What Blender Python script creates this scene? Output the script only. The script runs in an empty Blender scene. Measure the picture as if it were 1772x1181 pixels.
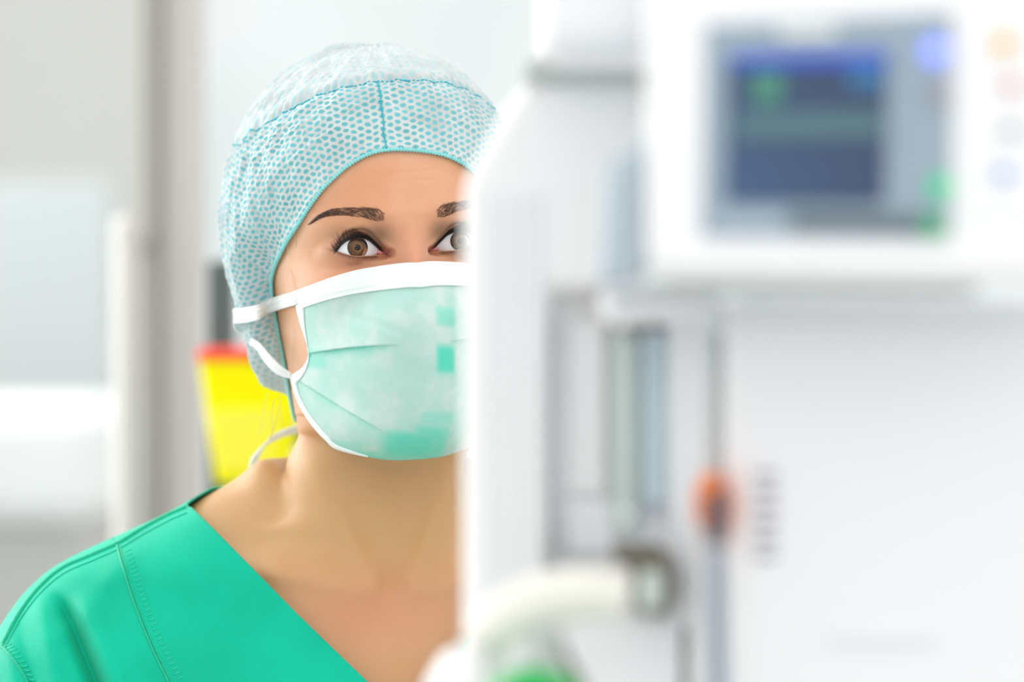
import bpy, bmesh, math, random
import numpy as np
from mathutils import Vector, Matrix
from mathutils.bvhtree import BVHTree

random.seed(7)
rng = np.random.default_rng(7)
SC = bpy.context.scene
COL = SC.collection

# ------------------------------------------------------------------ camera, world, lights, exposure
IMW, IMH, LENS, SENS = 1772, 1181, 105.0, 36.0
CAMZ = 1.55
KPX = IMW * LENS / SENS                      # pixels per metre at 1 m

cam_d = bpy.data.cameras.new('camera')
cam = bpy.data.objects.new('camera', cam_d)
COL.objects.link(cam)
cam.location = (0, 0, CAMZ)
cam.rotation_euler = (math.pi / 2, 0, 0)
cam_d.lens = LENS
cam_d.sensor_width = SENS
cam_d.clip_start = 0.05
cam_d.dof.use_dof = True
cam_d.dof.focus_distance = 1.803
cam_d.dof.aperture_fstop = 2.9
SC.camera = cam

SC.view_settings.view_transform = 'Standard'
SC.view_settings.look = 'None'
SC.view_settings.gamma = 1.0
SC.view_settings.use_curve_mapping = False
SC.view_settings.exposure = 0.0
SC.cycles.use_denoising = True
SC.cycles.max_bounces = 8
SC.cycles.transparent_max_bounces = 12

world = bpy.data.worlds.new('world')
SC.world = world
world.use_nodes = True
wn = world.node_tree
wn.nodes.clear()
wo = wn.nodes.new('ShaderNodeOutputWorld')
wb = wn.nodes.new('ShaderNodeBackground')
# soft even room light from all sides, weaker from the floor side
wtc = wn.nodes.new('ShaderNodeTexCoord')
wsp = wn.nodes.new('ShaderNodeSeparateXYZ'); wn.links.new(wtc.outputs['Generated'], wsp.inputs[0])
wmr = wn.nodes.new('ShaderNodeMapRange'); wn.links.new(wsp.outputs[2], wmr.inputs[0])
wmr.inputs[1].default_value = -.5; wmr.inputs[2].default_value = .4
wmr.inputs[3].default_value = .62; wmr.inputs[4].default_value = 1.34
wb.inputs[0].default_value = (1.01, 0.995, 0.975, 1)
wn.links.new(wmr.outputs[0], wb.inputs[1])
wn.links.new(wb.outputs[0], wo.inputs[0])


def area(name, loc, target, sx, sy, power, color=(1, 1, 1), spread=180):
    d = bpy.data.lights.new(name, 'AREA')
    d.shape = 'RECTANGLE'
    d.size, d.size_y = sx, sy
    d.energy = power
    d.color = color
    d.spread = math.radians(spread)
    o = bpy.data.objects.new(name, d)
    COL.objects.link(o)
    o.location = loc
    o.rotation_euler = (Vector(target) - Vector(loc)).to_track_quat('-Z', 'Y').to_euler()
    return o


area('window_daylight', (-1.55, 2.75, 2.0), (0.0, 1.9, 1.5), 1.1, 1.6, 36, (0.97, 0.99, 1.0))
area('overhead_fill_light', (0.1, 2.3, 2.75), (0.0, 2.1, 1.5), 1.2, 0.9, 3, (1, 1, 1))  # unseen overhead fill, added
area('corridor_fill_light', (-1.0, 4.3, 2.7), (-1.2, 5.2, 1.2), .9, .9, 14, (1, .99, .98))  # unseen fill added to brighten the space beyond the door
area('catchlight_lamp', (-.28, -.2, 2.02), (0, 1.8, 1.6), 0.26, 0.08, .7, (1.0, 0.98, 0.95))  # unseen white lamp added for catchlights in the eyes
area('blue_catchlight_lamp', (0.12, -.5, 1.66), (-.06, 1.8, 1.6), 0.30, 0.14, 1.1, (.10, .50, 1.0))  # blue pupil glint: small lamp added behind the camera


def W(px, py, Y):
    """photo pixel -> point at distance Y from the camera"""
    return Vector(((px - IMW / 2) / KPX * Y, Y, CAMZ - (py - IMH / 2) / KPX * Y))


# ------------------------------------------------------------------ helpers
def link(o):
    COL.objects.link(o)
    return o


def mesh_obj(name, verts, faces, mat=None, parent=None, smooth=True, uvs=None, attrs=None):
    me = bpy.data.meshes.new(name)
    me.from_pydata([tuple(map(float, v)) for v in verts], [], [tuple(map(int, f)) for f in faces])
    if uvs is not None:
        uv = me.uv_layers.new(name='UVMap')
        li = np.empty(len(me.loops), dtype=np.int32)
        me.loops.foreach_get('vertex_index', li)
        uv.data.foreach_set('uv', np.asarray(uvs, dtype=np.float32)[li].ravel())
    if attrs:
        for k, a in attrs.items():
            at = me.attributes.new(k, 'FLOAT', 'POINT')
            at.data.foreach_set('value', np.asarray(a, dtype=np.float32))
    me.validate()
    me.update()
    if smooth:
        me.polygons.foreach_set('use_smooth', [True] * len(me.polygons))
    o = bpy.data.objects.new(name, me)
    link(o)
    if mat:
        me.materials.append(mat)
    if parent:
        o.parent = parent
    return o


def empty(name, loc=(0, 0, 0), rot=(0, 0, 0)):
    o = bpy.data.objects.new(name, None)
    o.location = loc
    o.rotation_euler = rot
    o.empty_display_size = 0.05
    return link(o)


def tag(o, label=None, cat=None, group=None, kind=None):
    if label: o['label'] = label
    if cat: o['category'] = cat
    if group: o['group'] = group
    if kind: o['kind'] = kind
    return o


def solidify(o, t, offset=-1):
    m = o.modifiers.new('thickness', 'SOLIDIFY')
    m.thickness = t
    m.offset = offset
    return m


def bm_obj(name, bm, mat, parent=None, smooth=False, bevel=0, seg=3):
    bmesh.ops.recalc_face_normals(bm, faces=bm.faces)
    me = bpy.data.meshes.new(name)
    bm.to_mesh(me)
    bm.free()
    me.materials.append(mat)
    o = bpy.data.objects.new(name, me)
    link(o)
    if parent: o.parent = parent
    if bevel:
        m = o.modifiers.new('bevel', 'BEVEL')
        m.width = bevel
        m.segments = seg
        m.limit_method = 'ANGLE'
        m.angle_limit = math.radians(35)
        smooth = True
    if smooth:
        me.polygons.foreach_set('use_smooth', [True] * len(me.polygons))
        if bevel:
            w = o.modifiers.new('normals', 'WEIGHTED_NORMAL')
            w.keep_sharp = True
    return o


def add_box(bm, a, b):
    x0, y0, z0 = [min(a[i], b[i]) for i in range(3)]
    x1, y1, z1 = [max(a[i], b[i]) for i in range(3)]
    v = [bm.verts.new(p) for p in ((x0, y0, z0), (x1, y0, z0), (x1, y1, z0), (x0, y1, z0),
                                   (x0, y0, z1), (x1, y0, z1), (x1, y1, z1), (x0, y1, z1))]
    for f in ((0, 3, 2, 1), (4, 5, 6, 7), (0, 1, 5, 4), (1, 2, 6, 5), (2, 3, 7, 6), (3, 0, 4, 7)):
        bm.faces.new([v[i] for i in f])


def box(name, a, b, mat, parent=None, bevel=0.0, seg=3):
    bm = bmesh.new()
    add_box(bm, a, b)
    return bm_obj(name, bm, mat, parent, bevel=bevel, seg=seg)


def pxbox(name, x0, y0, x1, y1, Y, depth, mat, parent=None, bevel=0.0, seg=3):
    """a box whose front face, at distance Y, covers the pixel rectangle"""
    a, b = W(x0, y0, Y), W(x1, y1, Y)
    return box(name, (a.x, Y, b.z), (b.x, Y + depth, a.z), mat, parent, bevel, seg)


def prism(name, pts, Y, depth, mat, parent=None, bevel=0.0, seg=4):
    """pixel outline at distance Y pushed back by depth"""
    bm = bmesh.new()
    f = [bm.verts.new(W(x, y, Y)) for x, y in pts]
    k = [bm.verts.new(v.co + Vector((0, depth, 0))) for v in f]
    n = len(f)
    bm.faces.new(f)
    bm.faces.new(k[::-1])
    for i in range(n):
        bm.faces.new([f[i], f[(i + 1) % n], k[(i + 1) % n], k[i]])
    return bm_obj(name, bm, mat, parent, bevel=bevel, seg=seg)


def lathe(name, prof, center, mat, parent=None, seg=40, axis='Z'):
    """prof = [(radius, height)...]"""
    V, F = [], []
    for r, h in prof:
        for k in range(seg):
            a = 2 * math.pi * k / seg
            p = (r * math.cos(a), r * math.sin(a), h)
            if axis == 'Y': p = (p[0], h, p[1])
            if axis == 'X': p = (h, p[0], p[1])
            V.append((center[0] + p[0], center[1] + p[1], center[2] + p[2]))
    for i in range(len(prof) - 1):
        for k in range(seg):
            F.append((i * seg + k, i * seg + (k + 1) % seg, (i + 1) * seg + (k + 1) % seg, (i + 1) * seg + k))
    F.append(tuple(range(seg))[::-1])
    F.append(tuple((len(prof) - 1) * seg + k for k in range(seg)))
    o = mesh_obj(name, V, F, mat, parent)
    bm = bmesh.new(); bm.from_mesh(o.data); bmesh.ops.recalc_face_normals(bm, faces=bm.faces)
    bm.to_mesh(o.data); bm.free()
    m = o.modifiers.new('split', 'EDGE_SPLIT'); m.split_angle = math.radians(40)
    return o


def catmull(P, n):
    """smooth curve through points; P (k,d) -> (n,d)"""
    P = np.asarray(P, float)
    Q = np.vstack([2 * P[0] - P[1], P, 2 * P[-1] - P[-2]])
    k = len(P) - 1
    t = np.linspace(0, k, n)
    i = np.minimum(t.astype(int), k - 1)
    f = (t - i).reshape((-1,) + (1,) * (P.ndim - 1))
    a, b, c, d = Q[i], Q[i + 1], Q[i + 2], Q[i + 3]
    return 0.5 * (2 * b + (c - a) * f + (2 * a - 5 * b + 4 * c - d) * f ** 2 + (3 * b - a - 3 * c + d) * f ** 3)


def tube_geo(path, rad, sides=8, caps=True):
    path = np.asarray(path, float)
    n = len(path)
    rad = np.broadcast_to(np.asarray(rad, float), (n,))
    T = np.gradient(path, axis=0)
    T /= np.linalg.norm(T, axis=1, keepdims=True) + 1e-12
    up = np.array([0, 0, 1.0]) if abs(T[0][2]) < .9 else np.array([1.0, 0, 0])
    V = []
    nrm = np.cross(T[0], up); nrm /= np.linalg.norm(nrm)
    for i in range(n):
        nrm = nrm - T[i] * nrm.dot(T[i]); nrm /= np.linalg.norm(nrm) + 1e-12
        bi = np.cross(T[i], nrm)
        for k in range(sides):
            a = 2 * math.pi * k / sides
            V.append(path[i] + rad[i] * (math.cos(a) * nrm + math.sin(a) * bi))
    F = []
    for i in range(n - 1):
        for k in range(sides):
            F.append((i * sides + k, i * sides + (k + 1) % sides, (i + 1) * sides + (k + 1) % sides, (i + 1) * sides + k))
    if caps:
        F.append(tuple(range(sides))[::-1]); F.append(tuple((n - 1) * sides + k for k in range(sides)))
    return V, F


def tubes(name, paths, rads, mat, parent=None, sides=8):
    V, F = [], []
    for p, r in zip(paths, rads):
        v, f = tube_geo(p, r, sides)
        o = len(V)
        V += list(v)
        F += [tuple(i + o for i in q) for q in f]
    return mesh_obj(name, V, F, mat, parent)


def sm(a, b, x):
    t = np.clip((x - a) / (b - a), 0, 1)
    return t * t * (3 - 2 * t)


def g2(x, z, cx, cz, sx, sz):
    return np.exp(-((x - cx) / sx) ** 2 - ((z - cz) / sz) ** 2)


def smax(a, b, k):
    h = np.clip(0.5 + 0.5 * (a - b) / k, 0, 1)
    return b * (1 - h) + a * h + k * h * (1 - h)


def grid_faces(nr, nc, closed=False, flip=False):
    i, j = np.meshgrid(np.arange(nr - 1), np.arange(nc if closed else nc - 1), indexing='ij')
    a = i * nc + j; b = i * nc + (j + 1) % nc
    c = (i + 1) * nc + (j + 1) % nc; d = (i + 1) * nc + j
    q = np.stack([a, b, c, d] if not flip else [a, d, c, b], -1).reshape(-1, 4)
    return q


# ------------------------------------------------------------------ materials
def new_mat(name):
    m = bpy.data.materials.new(name)
    m.use_nodes = True
    return m, m.node_tree, m.node_tree.nodes['Principled BSDF']


def pm(name, col, rough=0.5, metal=0, spec=0.5, noise=0.0, nscale=40, emis=None, es=0, trans=0, ior=1.45, bump=0, alpha=1):
    m, nt, b = new_mat(name)
    b.inputs['Base Color'].default_value = (*col, 1)
    b.inputs['Roughness'].default_value = rough
    b.inputs['Metallic'].default_value = metal
    b.inputs['Specular IOR Level'].default_value = spec
    b.inputs['Transmission Weight'].default_value = trans
    b.inputs['IOR'].default_value = ior
    b.inputs['Alpha'].default_value = alpha
    if emis:
        b.inputs['Emission Color'].default_value = (*emis, 1)
        if es >= .9: col = tuple(v * .1 for v in col); b.inputs['Base Color'].default_value = (*col, 1)
        b.inputs['Emission Strength'].default_value = es
    tc = nt.nodes.new('ShaderNodeTexCoord')
    n = nt.nodes.new('ShaderNodeTexNoise')
    n.inputs['Scale'].default_value = nscale
    nt.links.new(tc.outputs['Object'], n.inputs['Vector'])
    if noise:
        mx = nt.nodes.new('ShaderNodeMixRGB')
        mx.inputs[1].default_value = (*[c * (1 - noise) for c in col], 1)
        mx.inputs[2].default_value = (*[min(1, c * (1 + noise)) for c in col], 1)
        nt.links.new(n.outputs['Fac'], mx.inputs[0])
        nt.links.new(mx.outputs[0], b.inputs['Base Color'])
    if bump:
        bp = nt.nodes.new('ShaderNodeBump')
        bp.inputs['Strength'].default_value = bump
        bp.inputs['Distance'].default_value = 0.001
        nt.links.new(n.outputs['Fac'], bp.inputs['Height'])
        nt.links.new(bp.outputs[0], b.inputs['Normal'])
    return m


class N:
    """tiny node-building helper"""
    def __init__(s, nt): s.nt = nt
    def put(s, sock, v):
        if hasattr(v, 'is_output'): s.nt.links.new(v, sock)
        elif v is not None: sock.default_value = v
    def math(s, op, a, b=None, c=None, clamp=False):
        n = s.nt.nodes.new('ShaderNodeMath'); n.operation = op; n.use_clamp = clamp
        for i, v in enumerate((a, b, c)): s.put(n.inputs[i], v)
        return n.outputs[0]
    def mix(s, f, a, b, mode='MIX'):
        n = s.nt.nodes.new('ShaderNodeMixRGB'); n.blend_type = mode
        s.put(n.inputs[0], f); s.put(n.inputs[1], a); s.put(n.inputs[2], b)
        return n.outputs[0]
    def noise(s, vec, scale, detail=3, rough=.5):
        n = s.nt.nodes.new('ShaderNodeTexNoise'); s.put(n.inputs['Vector'], vec)
        n.inputs['Scale'].default_value = scale; n.inputs['Detail'].default_value = detail
        n.inputs['Roughness'].default_value = rough
        return n.outputs['Fac']
    def ss(s, x, a, b):
        n = s.nt.nodes.new('ShaderNodeMapRange'); n.interpolation_type = 'SMOOTHSTEP'
        s.put(n.inputs[0], x); n.inputs[1].default_value = a; n.inputs[2].default_value = b
        return n.outputs[0]
    def attr(s, name):
        n = s.nt.nodes.new('ShaderNodeAttribute'); n.attribute_name = name
        return n.outputs['Fac']
    def bump(s, h, strength, dist):
        n = s.nt.nodes.new('ShaderNodeBump'); n.inputs['Strength'].default_value = strength
        n.inputs['Distance'].default_value = dist; s.put(n.inputs['Height'], h)
        return n.outputs[0]


def rgb(h):
    """sRGB hex -> linear"""
    v = [int(h[i:i + 2], 16) / 255 for i in (0, 2, 4)]
    return tuple(c / 12.92 if c <= .04045 else ((c + .055) / 1.055) ** 2.4 for c in v)


def skin_material():
    m, nt, b = new_mat('skin')
    k = N(nt)
    tc = nt.nodes.new('ShaderNodeTexCoord').outputs['Object']
    n1 = k.noise(tc, 28, 3)
    n2 = k.noise(tc, 900, 3, .6)
    base = k.mix(k.ss(n1, .3, .7), (*SKIN_A, 1), (*SKIN_B, 1))
    base = k.mix(k.math('MULTIPLY', k.ss(n2, .35, .7), .16), base, (*[c * .80 for c in SKIN_A], 1))
    base = k.mix(k.attr('neck_bounce_tint'), base, (*rgb('CFA670'), 1))
    base = k.mix(k.attr('blush'), base, (*rgb('D9876A'), 1))
    base = k.mix(k.attr('shadow_makeup'), base, (*rgb('5E4E36'), 1))
    base = k.mix(k.attr('brown_makeup'), base, (*rgb('7A4A38'), 1))
    base = k.mix(k.attr('liner'), base, (*rgb('17101A'), 1))
    base = k.mix(k.attr('pink'), base, (*rgb('D98C86'), 1))
    nt.links.new(base, b.inputs['Base Color'])
    b.inputs['Roughness'].default_value = .42
    b.inputs['Specular IOR Level'].default_value = .42
    b.inputs['Subsurface Weight'].default_value = .35
    b.inputs['Subsurface Radius'].default_value = (1.0, .35, .2)
    b.inputs['Subsurface Scale'].default_value = .006
    nt.links.new(k.bump(k.noise(tc, 1400, 4, .65), .28, .0006), b.inputs['Normal'])
    return m


SKIN_A = rgb('E5AD8B')
SKIN_B = rgb('DE9F78')
M_SKIN = skin_material()


def cap_material(name, dot, ground, grey_amt):
    """non-woven cloth printed with rows of oval dots; the UV map is in millimetres"""
    m, nt, b = new_mat(name)
    k = N(nt)
    uv = nt.nodes.new('ShaderNodeUVMap').outputs[0]
    tcn = nt.nodes.new('ShaderNodeTexCoord').outputs['Object']
    wn_ = nt.nodes.new('ShaderNodeTexNoise'); wn_.inputs['Scale'].default_value = 90
    nt.links.new(tcn, wn_.inputs['Vector'])
    wv = nt.nodes.new('ShaderNodeVectorMath'); wv.operation = 'MULTIPLY_ADD'
    nt.links.new(wn_.outputs['Color'], wv.inputs[0]); wv.inputs[1].default_value = (2.2, 2.2, 0); nt.links.new(uv, wv.inputs[2])
    sp = nt.nodes.new('ShaderNodeSeparateXYZ'); nt.links.new(wv.outputs[0], sp.inputs[0])
    u, v = sp.outputs[0], sp.outputs[1]
    PU, PV = 9.4, 2.9

    def lattice(ou, ov):
        a = k.math('SUBTRACT', k.math('FRACT', k.math('ADD', k.math('DIVIDE', u, PU), ou)), .5)
        c = k.math('SUBTRACT', k.math('FRACT', k.math('ADD', k.math('DIVIDE', v, PV * 1.55), ov)), .5)
        a = k.math('MULTIPLY', a, PU / 2.15); c = k.math('MULTIPLY', c, PV * 1.55 / 1.5)
        return k.math('SQRT', k.math('ADD', k.math('MULTIPLY', a, a), k.math('MULTIPLY', c, c)))
    d = k.math('MINIMUM', lattice(0, 0), lattice(.5, .5))
    fib = k.noise(tcn, 1500, 3, .7)
    d2 = k.math('ADD', d, k.math('MULTIPLY', k.math('SUBTRACT', fib, .5), .5))
    mask = k.math('SUBTRACT', 1, k.ss(d2, .62, 1.12))
    tone = k.noise(tcn, 60, 3)
    dots = k.mix(k.ss(tone, .3, .7), (*dot, 1), (*[min(1, c * 1.25) for c in dot], 1))
    gr = k.mix(k.math('MULTIPLY', k.ss(k.noise(tcn, 35, 4), .42, .75), grey_amt), (*ground, 1), (*rgb('B9B6B4'), 1))
    gr = k.mix(k.math('MULTIPLY', k.ss(fib, .5, .75), .35), gr, (1, 1, 1, 1))
    col = k.mix(k.math('MULTIPLY', mask, k.attr('dot_strength')), gr, dots)
    nt.links.new(col, b.inputs['Base Color'])
    b.inputs['Roughness'].default_value = .7
    b.inputs['Specular IOR Level'].default_value = .25
    b.inputs['Sheen Weight'].default_value = .3
    hgt = k.math('ADD', k.math('MULTIPLY', mask, -.5), k.math('MULTIPLY', fib, .35))
    nt.links.new(k.bump(hgt, .5, .0006), b.inputs['Normal'])
    tr = nt.nodes.new('ShaderNodeBsdfTranslucent'); nt.links.new(col, tr.inputs[0])
    mx = nt.nodes.new('ShaderNodeMixShader'); mx.inputs[0].default_value = .3
    out = nt.nodes['Material Output']
    nt.links.new(b.outputs[0], mx.inputs[1]); nt.links.new(tr.outputs[0], mx.inputs[2])
    nt.links.new(mx.outputs[0], out.inputs[0])
    return m


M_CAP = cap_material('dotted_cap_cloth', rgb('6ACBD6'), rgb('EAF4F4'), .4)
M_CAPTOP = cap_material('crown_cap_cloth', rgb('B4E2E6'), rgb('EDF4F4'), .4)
M_CAPEDGE = pm('cap_edge_elastic', rgb('8FDCDC'), .7, noise=.25, nscale=500, bump=.8)
M_CAPSTITCH = pm('cap_stitch', rgb('35BFD0'), .6, noise=.25, nscale=600)


def mask_material():
    m, nt, b = new_mat('mask_cloth')
    k = N(nt)
    tc = nt.nodes.new('ShaderNodeTexCoord').outputs['Object']
    uv = nt.nodes.new('ShaderNodeUVMap').outputs[0]
    sp = nt.nodes.new('ShaderNodeSeparateXYZ'); nt.links.new(uv, sp.inputs[0])
    a = k.math('SINE', k.math('MULTIPLY', k.math('ADD', sp.outputs[0], sp.outputs[1]), 4.6))
    c = k.math('SINE', k.math('MULTIPLY', k.math('SUBTRACT', sp.outputs[0], sp.outputs[1]), 4.6))
    weave = k.math('MULTIPLY', a, c)
    cloud = k.ss(k.noise(tc, 42, 5, .6), .38, .68)
    base = k.mix(cloud, (*rgb('C9EFE6'), 1), (*rgb('E2F4F0'), 1))
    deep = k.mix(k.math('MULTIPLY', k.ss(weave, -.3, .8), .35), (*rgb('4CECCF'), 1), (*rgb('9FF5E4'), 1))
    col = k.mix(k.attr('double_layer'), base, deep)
    nt.links.new(col, b.inputs['Base Color'])
    b.inputs['Roughness'].default_value = .75
    b.inputs['Specular IOR Level'].default_value = .2
    b.inputs['Sheen Weight'].default_value = .2
    h = k.math('ADD', k.math('MULTIPLY', weave, .25), k.noise(tc, 700, 3, .7))
    nt.links.new(k.bump(h, .35, .0005), b.inputs['Normal'])
    tr = nt.nodes.new('ShaderNodeBsdfTranslucent'); nt.links.new(col, tr.inputs[0])
    mx = nt.nodes.new('ShaderNodeMixShader'); mx.inputs[0].default_value = .22
    nt.links.new(b.outputs[0], mx.inputs[1]); nt.links.new(tr.outputs[0], mx.inputs[2])
    nt.links.new(mx.outputs[0], nt.nodes['Material Output'].inputs[0])
    return m


M_MASK = mask_material()
M_MASKBAND = pm('mask_white_band', rgb('F3FBFA'), .7, noise=.02, nscale=300, bump=.3)
M_TIE = pm('mask_tie', rgb('F4F8F7'), .7, noise=.03, nscale=200, bump=.4)
M_MASKSTITCH = pm('mask_stitch', rgb('A9E6DA'), .7)


def scrub_material():
    m, nt, b = new_mat('scrub_cloth')
    k = N(nt)
    tc = nt.nodes.new('ShaderNodeTexCoord').outputs['Object']
    col = k.mix(k.ss(k.noise(tc, 16, 3), .35, .65), (*rgb('00B793'), 1), (*rgb('00C19D'), 1))
    col = k.mix(k.math('MULTIPLY', k.ss(k.noise(tc, 1800, 2), .4, .7), .12), col, (*rgb('20D0A8'), 1))
    nt.links.new(col, b.inputs['Base Color'])
    b.inputs['Roughness'].default_value = .6
    b.inputs['Specular IOR Level'].default_value = .15
    b.inputs['Sheen Weight'].default_value = .12
    b.inputs['Sheen Roughness'].default_value = .4
    nt.links.new(k.bump(k.noise(tc, 2200, 2), .2, .0004), b.inputs['Normal'])
    return m


M_SCRUB = scrub_material()
M_SCRUBSEAM = pm('scrub_seam', rgb('0AB890'), .6, noise=.12, nscale=500, bump=.6)
M_SCRUBSTITCH = pm('scrub_stitch', rgb('1CC9A2'), .5)
M_HAIR = pm('hair', rgb('4A3528'), .5, noise=.3, nscale=300)
M_BLOND = pm('loose_hair', rgb('D8BE9C'), .45)
M_BROW = pm('eyebrow_hair', rgb('4A3830'), .6)
M_LASH = pm('eyelash_hair', rgb('0D0A0C'), .4)


def eye_material():
    m, nt, b = new_mat('eye_white_and_iris')
    k = N(nt)
    tc = nt.nodes.new('ShaderNodeTexCoord').outputs['Object']
    sp = nt.nodes.new('ShaderNodeSeparateXYZ'); nt.links.new(tc, sp.inputs[0])
    r = k.math('SQRT', k.math('ADD', k.math('POWER', sp.outputs[0], 2), k.math('POWER', sp.outputs[2], 2)))
    ang = k.math('ARCTAN2', sp.outputs[2], sp.outputs[0])
    cb = nt.nodes.new('ShaderNodeCombineXYZ')
    k.put(cb.inputs[0], k.math('MULTIPLY', ang, 3.2)); k.put(cb.inputs[1], k.math('MULTIPLY', r, 160))
    streak = k.noise(cb.outputs[0], 3.2, 4, .7)
    R = 0.00595
    outer = k.mix(k.ss(streak, .3, .7), (*rgb('2E1E12'), 1), (*rgb('765530'), 1))
    inner = k.mix(k.ss(streak, .3, .7), (*rgb('6A3A17'), 1), (*rgb('8E5A26'), 1))
    iris = k.mix(k.ss(r, .0024, .0038), inner, outer)
    iris = k.mix(k.ss(r, R * .82, R * .99), iris, (*rgb('1E1712'), 1))
    iris = k.mix(k.math('SUBTRACT', 1, k.ss(r, .00175, .0021)), iris, (.004, .004, .004, 1))
    wht = k.mix(k.math('MULTIPLY', k.ss(k.noise(tc, 260, 4), .52, .75), .10), (*rgb('F4F4F8'), 1), (*rgb('E9A9A9'), 1))
    side = k.ss(r, .009, .0145)
    wht = k.mix(k.math('MULTIPLY', side, .12), wht, (*rgb('D8B4AE'), 1))
    col = k.mix(k.ss(r, R * .965, R * 1.045), iris, wht)
    nt.links.new(col, b.inputs['Base Color'])
    b.inputs['Roughness'].default_value = .15
    b.inputs['Specular IOR Level'].default_value = .08
    return m


M_EYE = eye_material()
m_, nt_, b_ = new_mat('cornea')
b_.inputs['Base Color'].default_value = (1, 1, 1, 1)
b_.inputs['Roughness'].default_value = .02
b_.inputs['Alpha'].default_value = 1
tp = nt_.nodes.new('ShaderNodeBsdfTransparent'); gl = nt_.nodes.new('ShaderNodeBsdfGlossy'); gl.inputs['Roughness'].default_value = .02
fr = nt_.nodes.new('ShaderNodeFresnel'); fr.inputs[0].default_value = 1.48
mxs = nt_.nodes.new('ShaderNodeMixShader')
nt_.links.new(fr.outputs[0], mxs.inputs[0]); nt_.links.new(tp.outputs[0], mxs.inputs[1]); nt_.links.new(gl.outputs[0], mxs.inputs[2])
nt_.links.new(mxs.outputs[0], nt_.nodes['Material Output'].inputs[0])
M_CORNEA = m_
M_TEAR = pm('inner_eye_corner', rgb('E08E94'), .15, noise=.15, nscale=800)

# ------------------------------------------------------------------ the person: frames of reference (millimetres)
YAW, ROLL, PITCH = math.radians(12.5), math.radians(4.0), math.radians(0.0)
HEAD_O = W(702, 427, 1.812)
M_HEAD = Matrix.Translation(HEAD_O) @ Matrix.Rotation(-ROLL, 4, 'Y') @ Matrix.Rotation(YAW, 4, 'Z') @ Matrix.Rotation(PITCH, 4, 'X')
BYAW = math.radians(11)
BODY_O = Vector((-0.0870, 1.908, 1.6073))
M_BODY = Matrix.Translation(BODY_O) @ Matrix.Rotation(BYAW, 4, 'Z')
nH = np.array(M_HEAD); nB = np.array(M_BODY)
nHi = np.array(M_HEAD.inverted()); nBi = np.array(M_BODY.inverted())


def xf(M, P):
    P = np.asarray(P, float) / 1000
    return P @ M[:3, :3].T + M[:3, 3]


def xfi(Mi, P):
    return (np.asarray(P, float) @ Mi[:3, :3].T + Mi[:3, 3]) * 1000


def smooth_table(zs, vs, sig):
    z = np.arange(-420, 131, 0.5)
    v = np.interp(z, zs[::-1], vs[::-1])
    k = np.exp(-0.5 * (np.arange(-60, 61) * .5 / sig) ** 2); k /= k.sum()
    vp = np.pad(v, 60, mode='edge')
    return z, np.convolve(vp, k, 'valid')


HT = np.array([  # z, half width, front y, back y, exponent in front
    (118, 6, 84, 112, 2.0), (114, 26, 62, 132, 2.0), (106, 44, 38, 148, 2.1), (95, 57, 16, 160, 2.15), (80, 67, -3, 171, 2.25),
    (65, 72.5, -13, 178, 2.3), (50, 75, -19, 181, 2.35), (35, 76, -22, 182, 2.4), (20, 75.5, -23.5, 181, 2.4),
    (8, 74, -23, 179, 2.35), (0, 73, -21, 176, 2.3), (-15, 71, -20, 170, 2.2), (-30, 69.5, -20.5, 162, 2.1),
    (-50, 67, -22, 152, 1.98), (-65, 64.5, -24, 147, 1.9), (-80, 63, -24, 146, 1.78), (-95, 62, -23, 147, 1.62),
    (-104, 61.5, -22, 148, 1.55), (-130, 60, -16, 150, 1.55)], float)
_tz, _tW = smooth_table(HT[:, 0], HT[:, 1], 4)
_, _tF = smooth_table(HT[:, 0], HT[:, 2], 4)
_, _tB = smooth_table(HT[:, 0], HT[:, 3], 4)
_, _tN = smooth_table(HT[:, 0], HT[:, 4], 6)
hW = lambda z: np.interp(z, _tz, _tW)
hF = lambda z: np.interp(z, _tz, _tF)
hB = lambda z: np.interp(z, _tz, _tB)
hN = lambda z: np.interp(z, _tz, _tN)
YC = 88.0

# eye outline as seen, measured from the pupil (pixels), then turned into millimetres on the lid surface
LID_U = [(-37.6, 6.6), (-33, 2.0), (-27, -5.2), (-20, -10.8), (-11, -14.6), (0, -16.8), (9, -16.8), (18, -13.8), (26, -8), (34, -1), (41, 5.4), (48.6, 10.4)]
LID_L = [(48.6, 10.4), (42, 12.8), (34, 13.6), (24, 15), (12, 15.8), (0, 16), (-12, 14.6), (-22, 12), (-30, 9.6), (-37.6, 6.6)]
EYX, EYZ = 31.6, 0.9


def eye_local(p):
    X, Z = p[0] / 2.85, -p[1] / 2.85
    x1 = X * math.cos(ROLL) + Z * math.sin(ROLL)
    z1 = -X * math.sin(ROLL) + Z * math.cos(ROLL)
    x = x1
    for _ in range(6):
        xx = 7 + (x - 7) * .55 if x > 7 else x
        y = -13 + (xx * xx + z1 * z1) / 26
        x = (x1 + (y + 12) * math.sin(YAW)) / math.cos(YAW)
    return (x, z1)


LU = np.array([eye_local(p) for p in LID_U])
LL = np.array([eye_local(p) for p in LID_L])
LUs = catmull(LU, 60)
LLs = catmull(LL, 60)
EYE_CONT = np.vstack([LUs, LLs[1:-1]])
zup = lambda x: np.interp(x, LUs[:, 0], LUs[:, 1])
zlo = lambda x: np.interp(x, LLs[::-1, 0], LLs[::-1, 1])
XO, XI = LUs[0, 0], LUs[-1, 0]                         # outer and inner corner


def eye_rel(x, z):
    """coordinates around the nearer eye; first one grows towards the nose"""
    return EYX - np.abs(x), z - EYZ


def lid_y(ex, ez):
    exx = np.where(ex > 7, 7 + (ex - 7) * .55, ex)
    r2 = exx ** 2 + ez ** 2
    return -13.0 + r2 / 26 + .06 * np.maximum(0, np.sqrt(r2) - 17.5) ** 2


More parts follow.
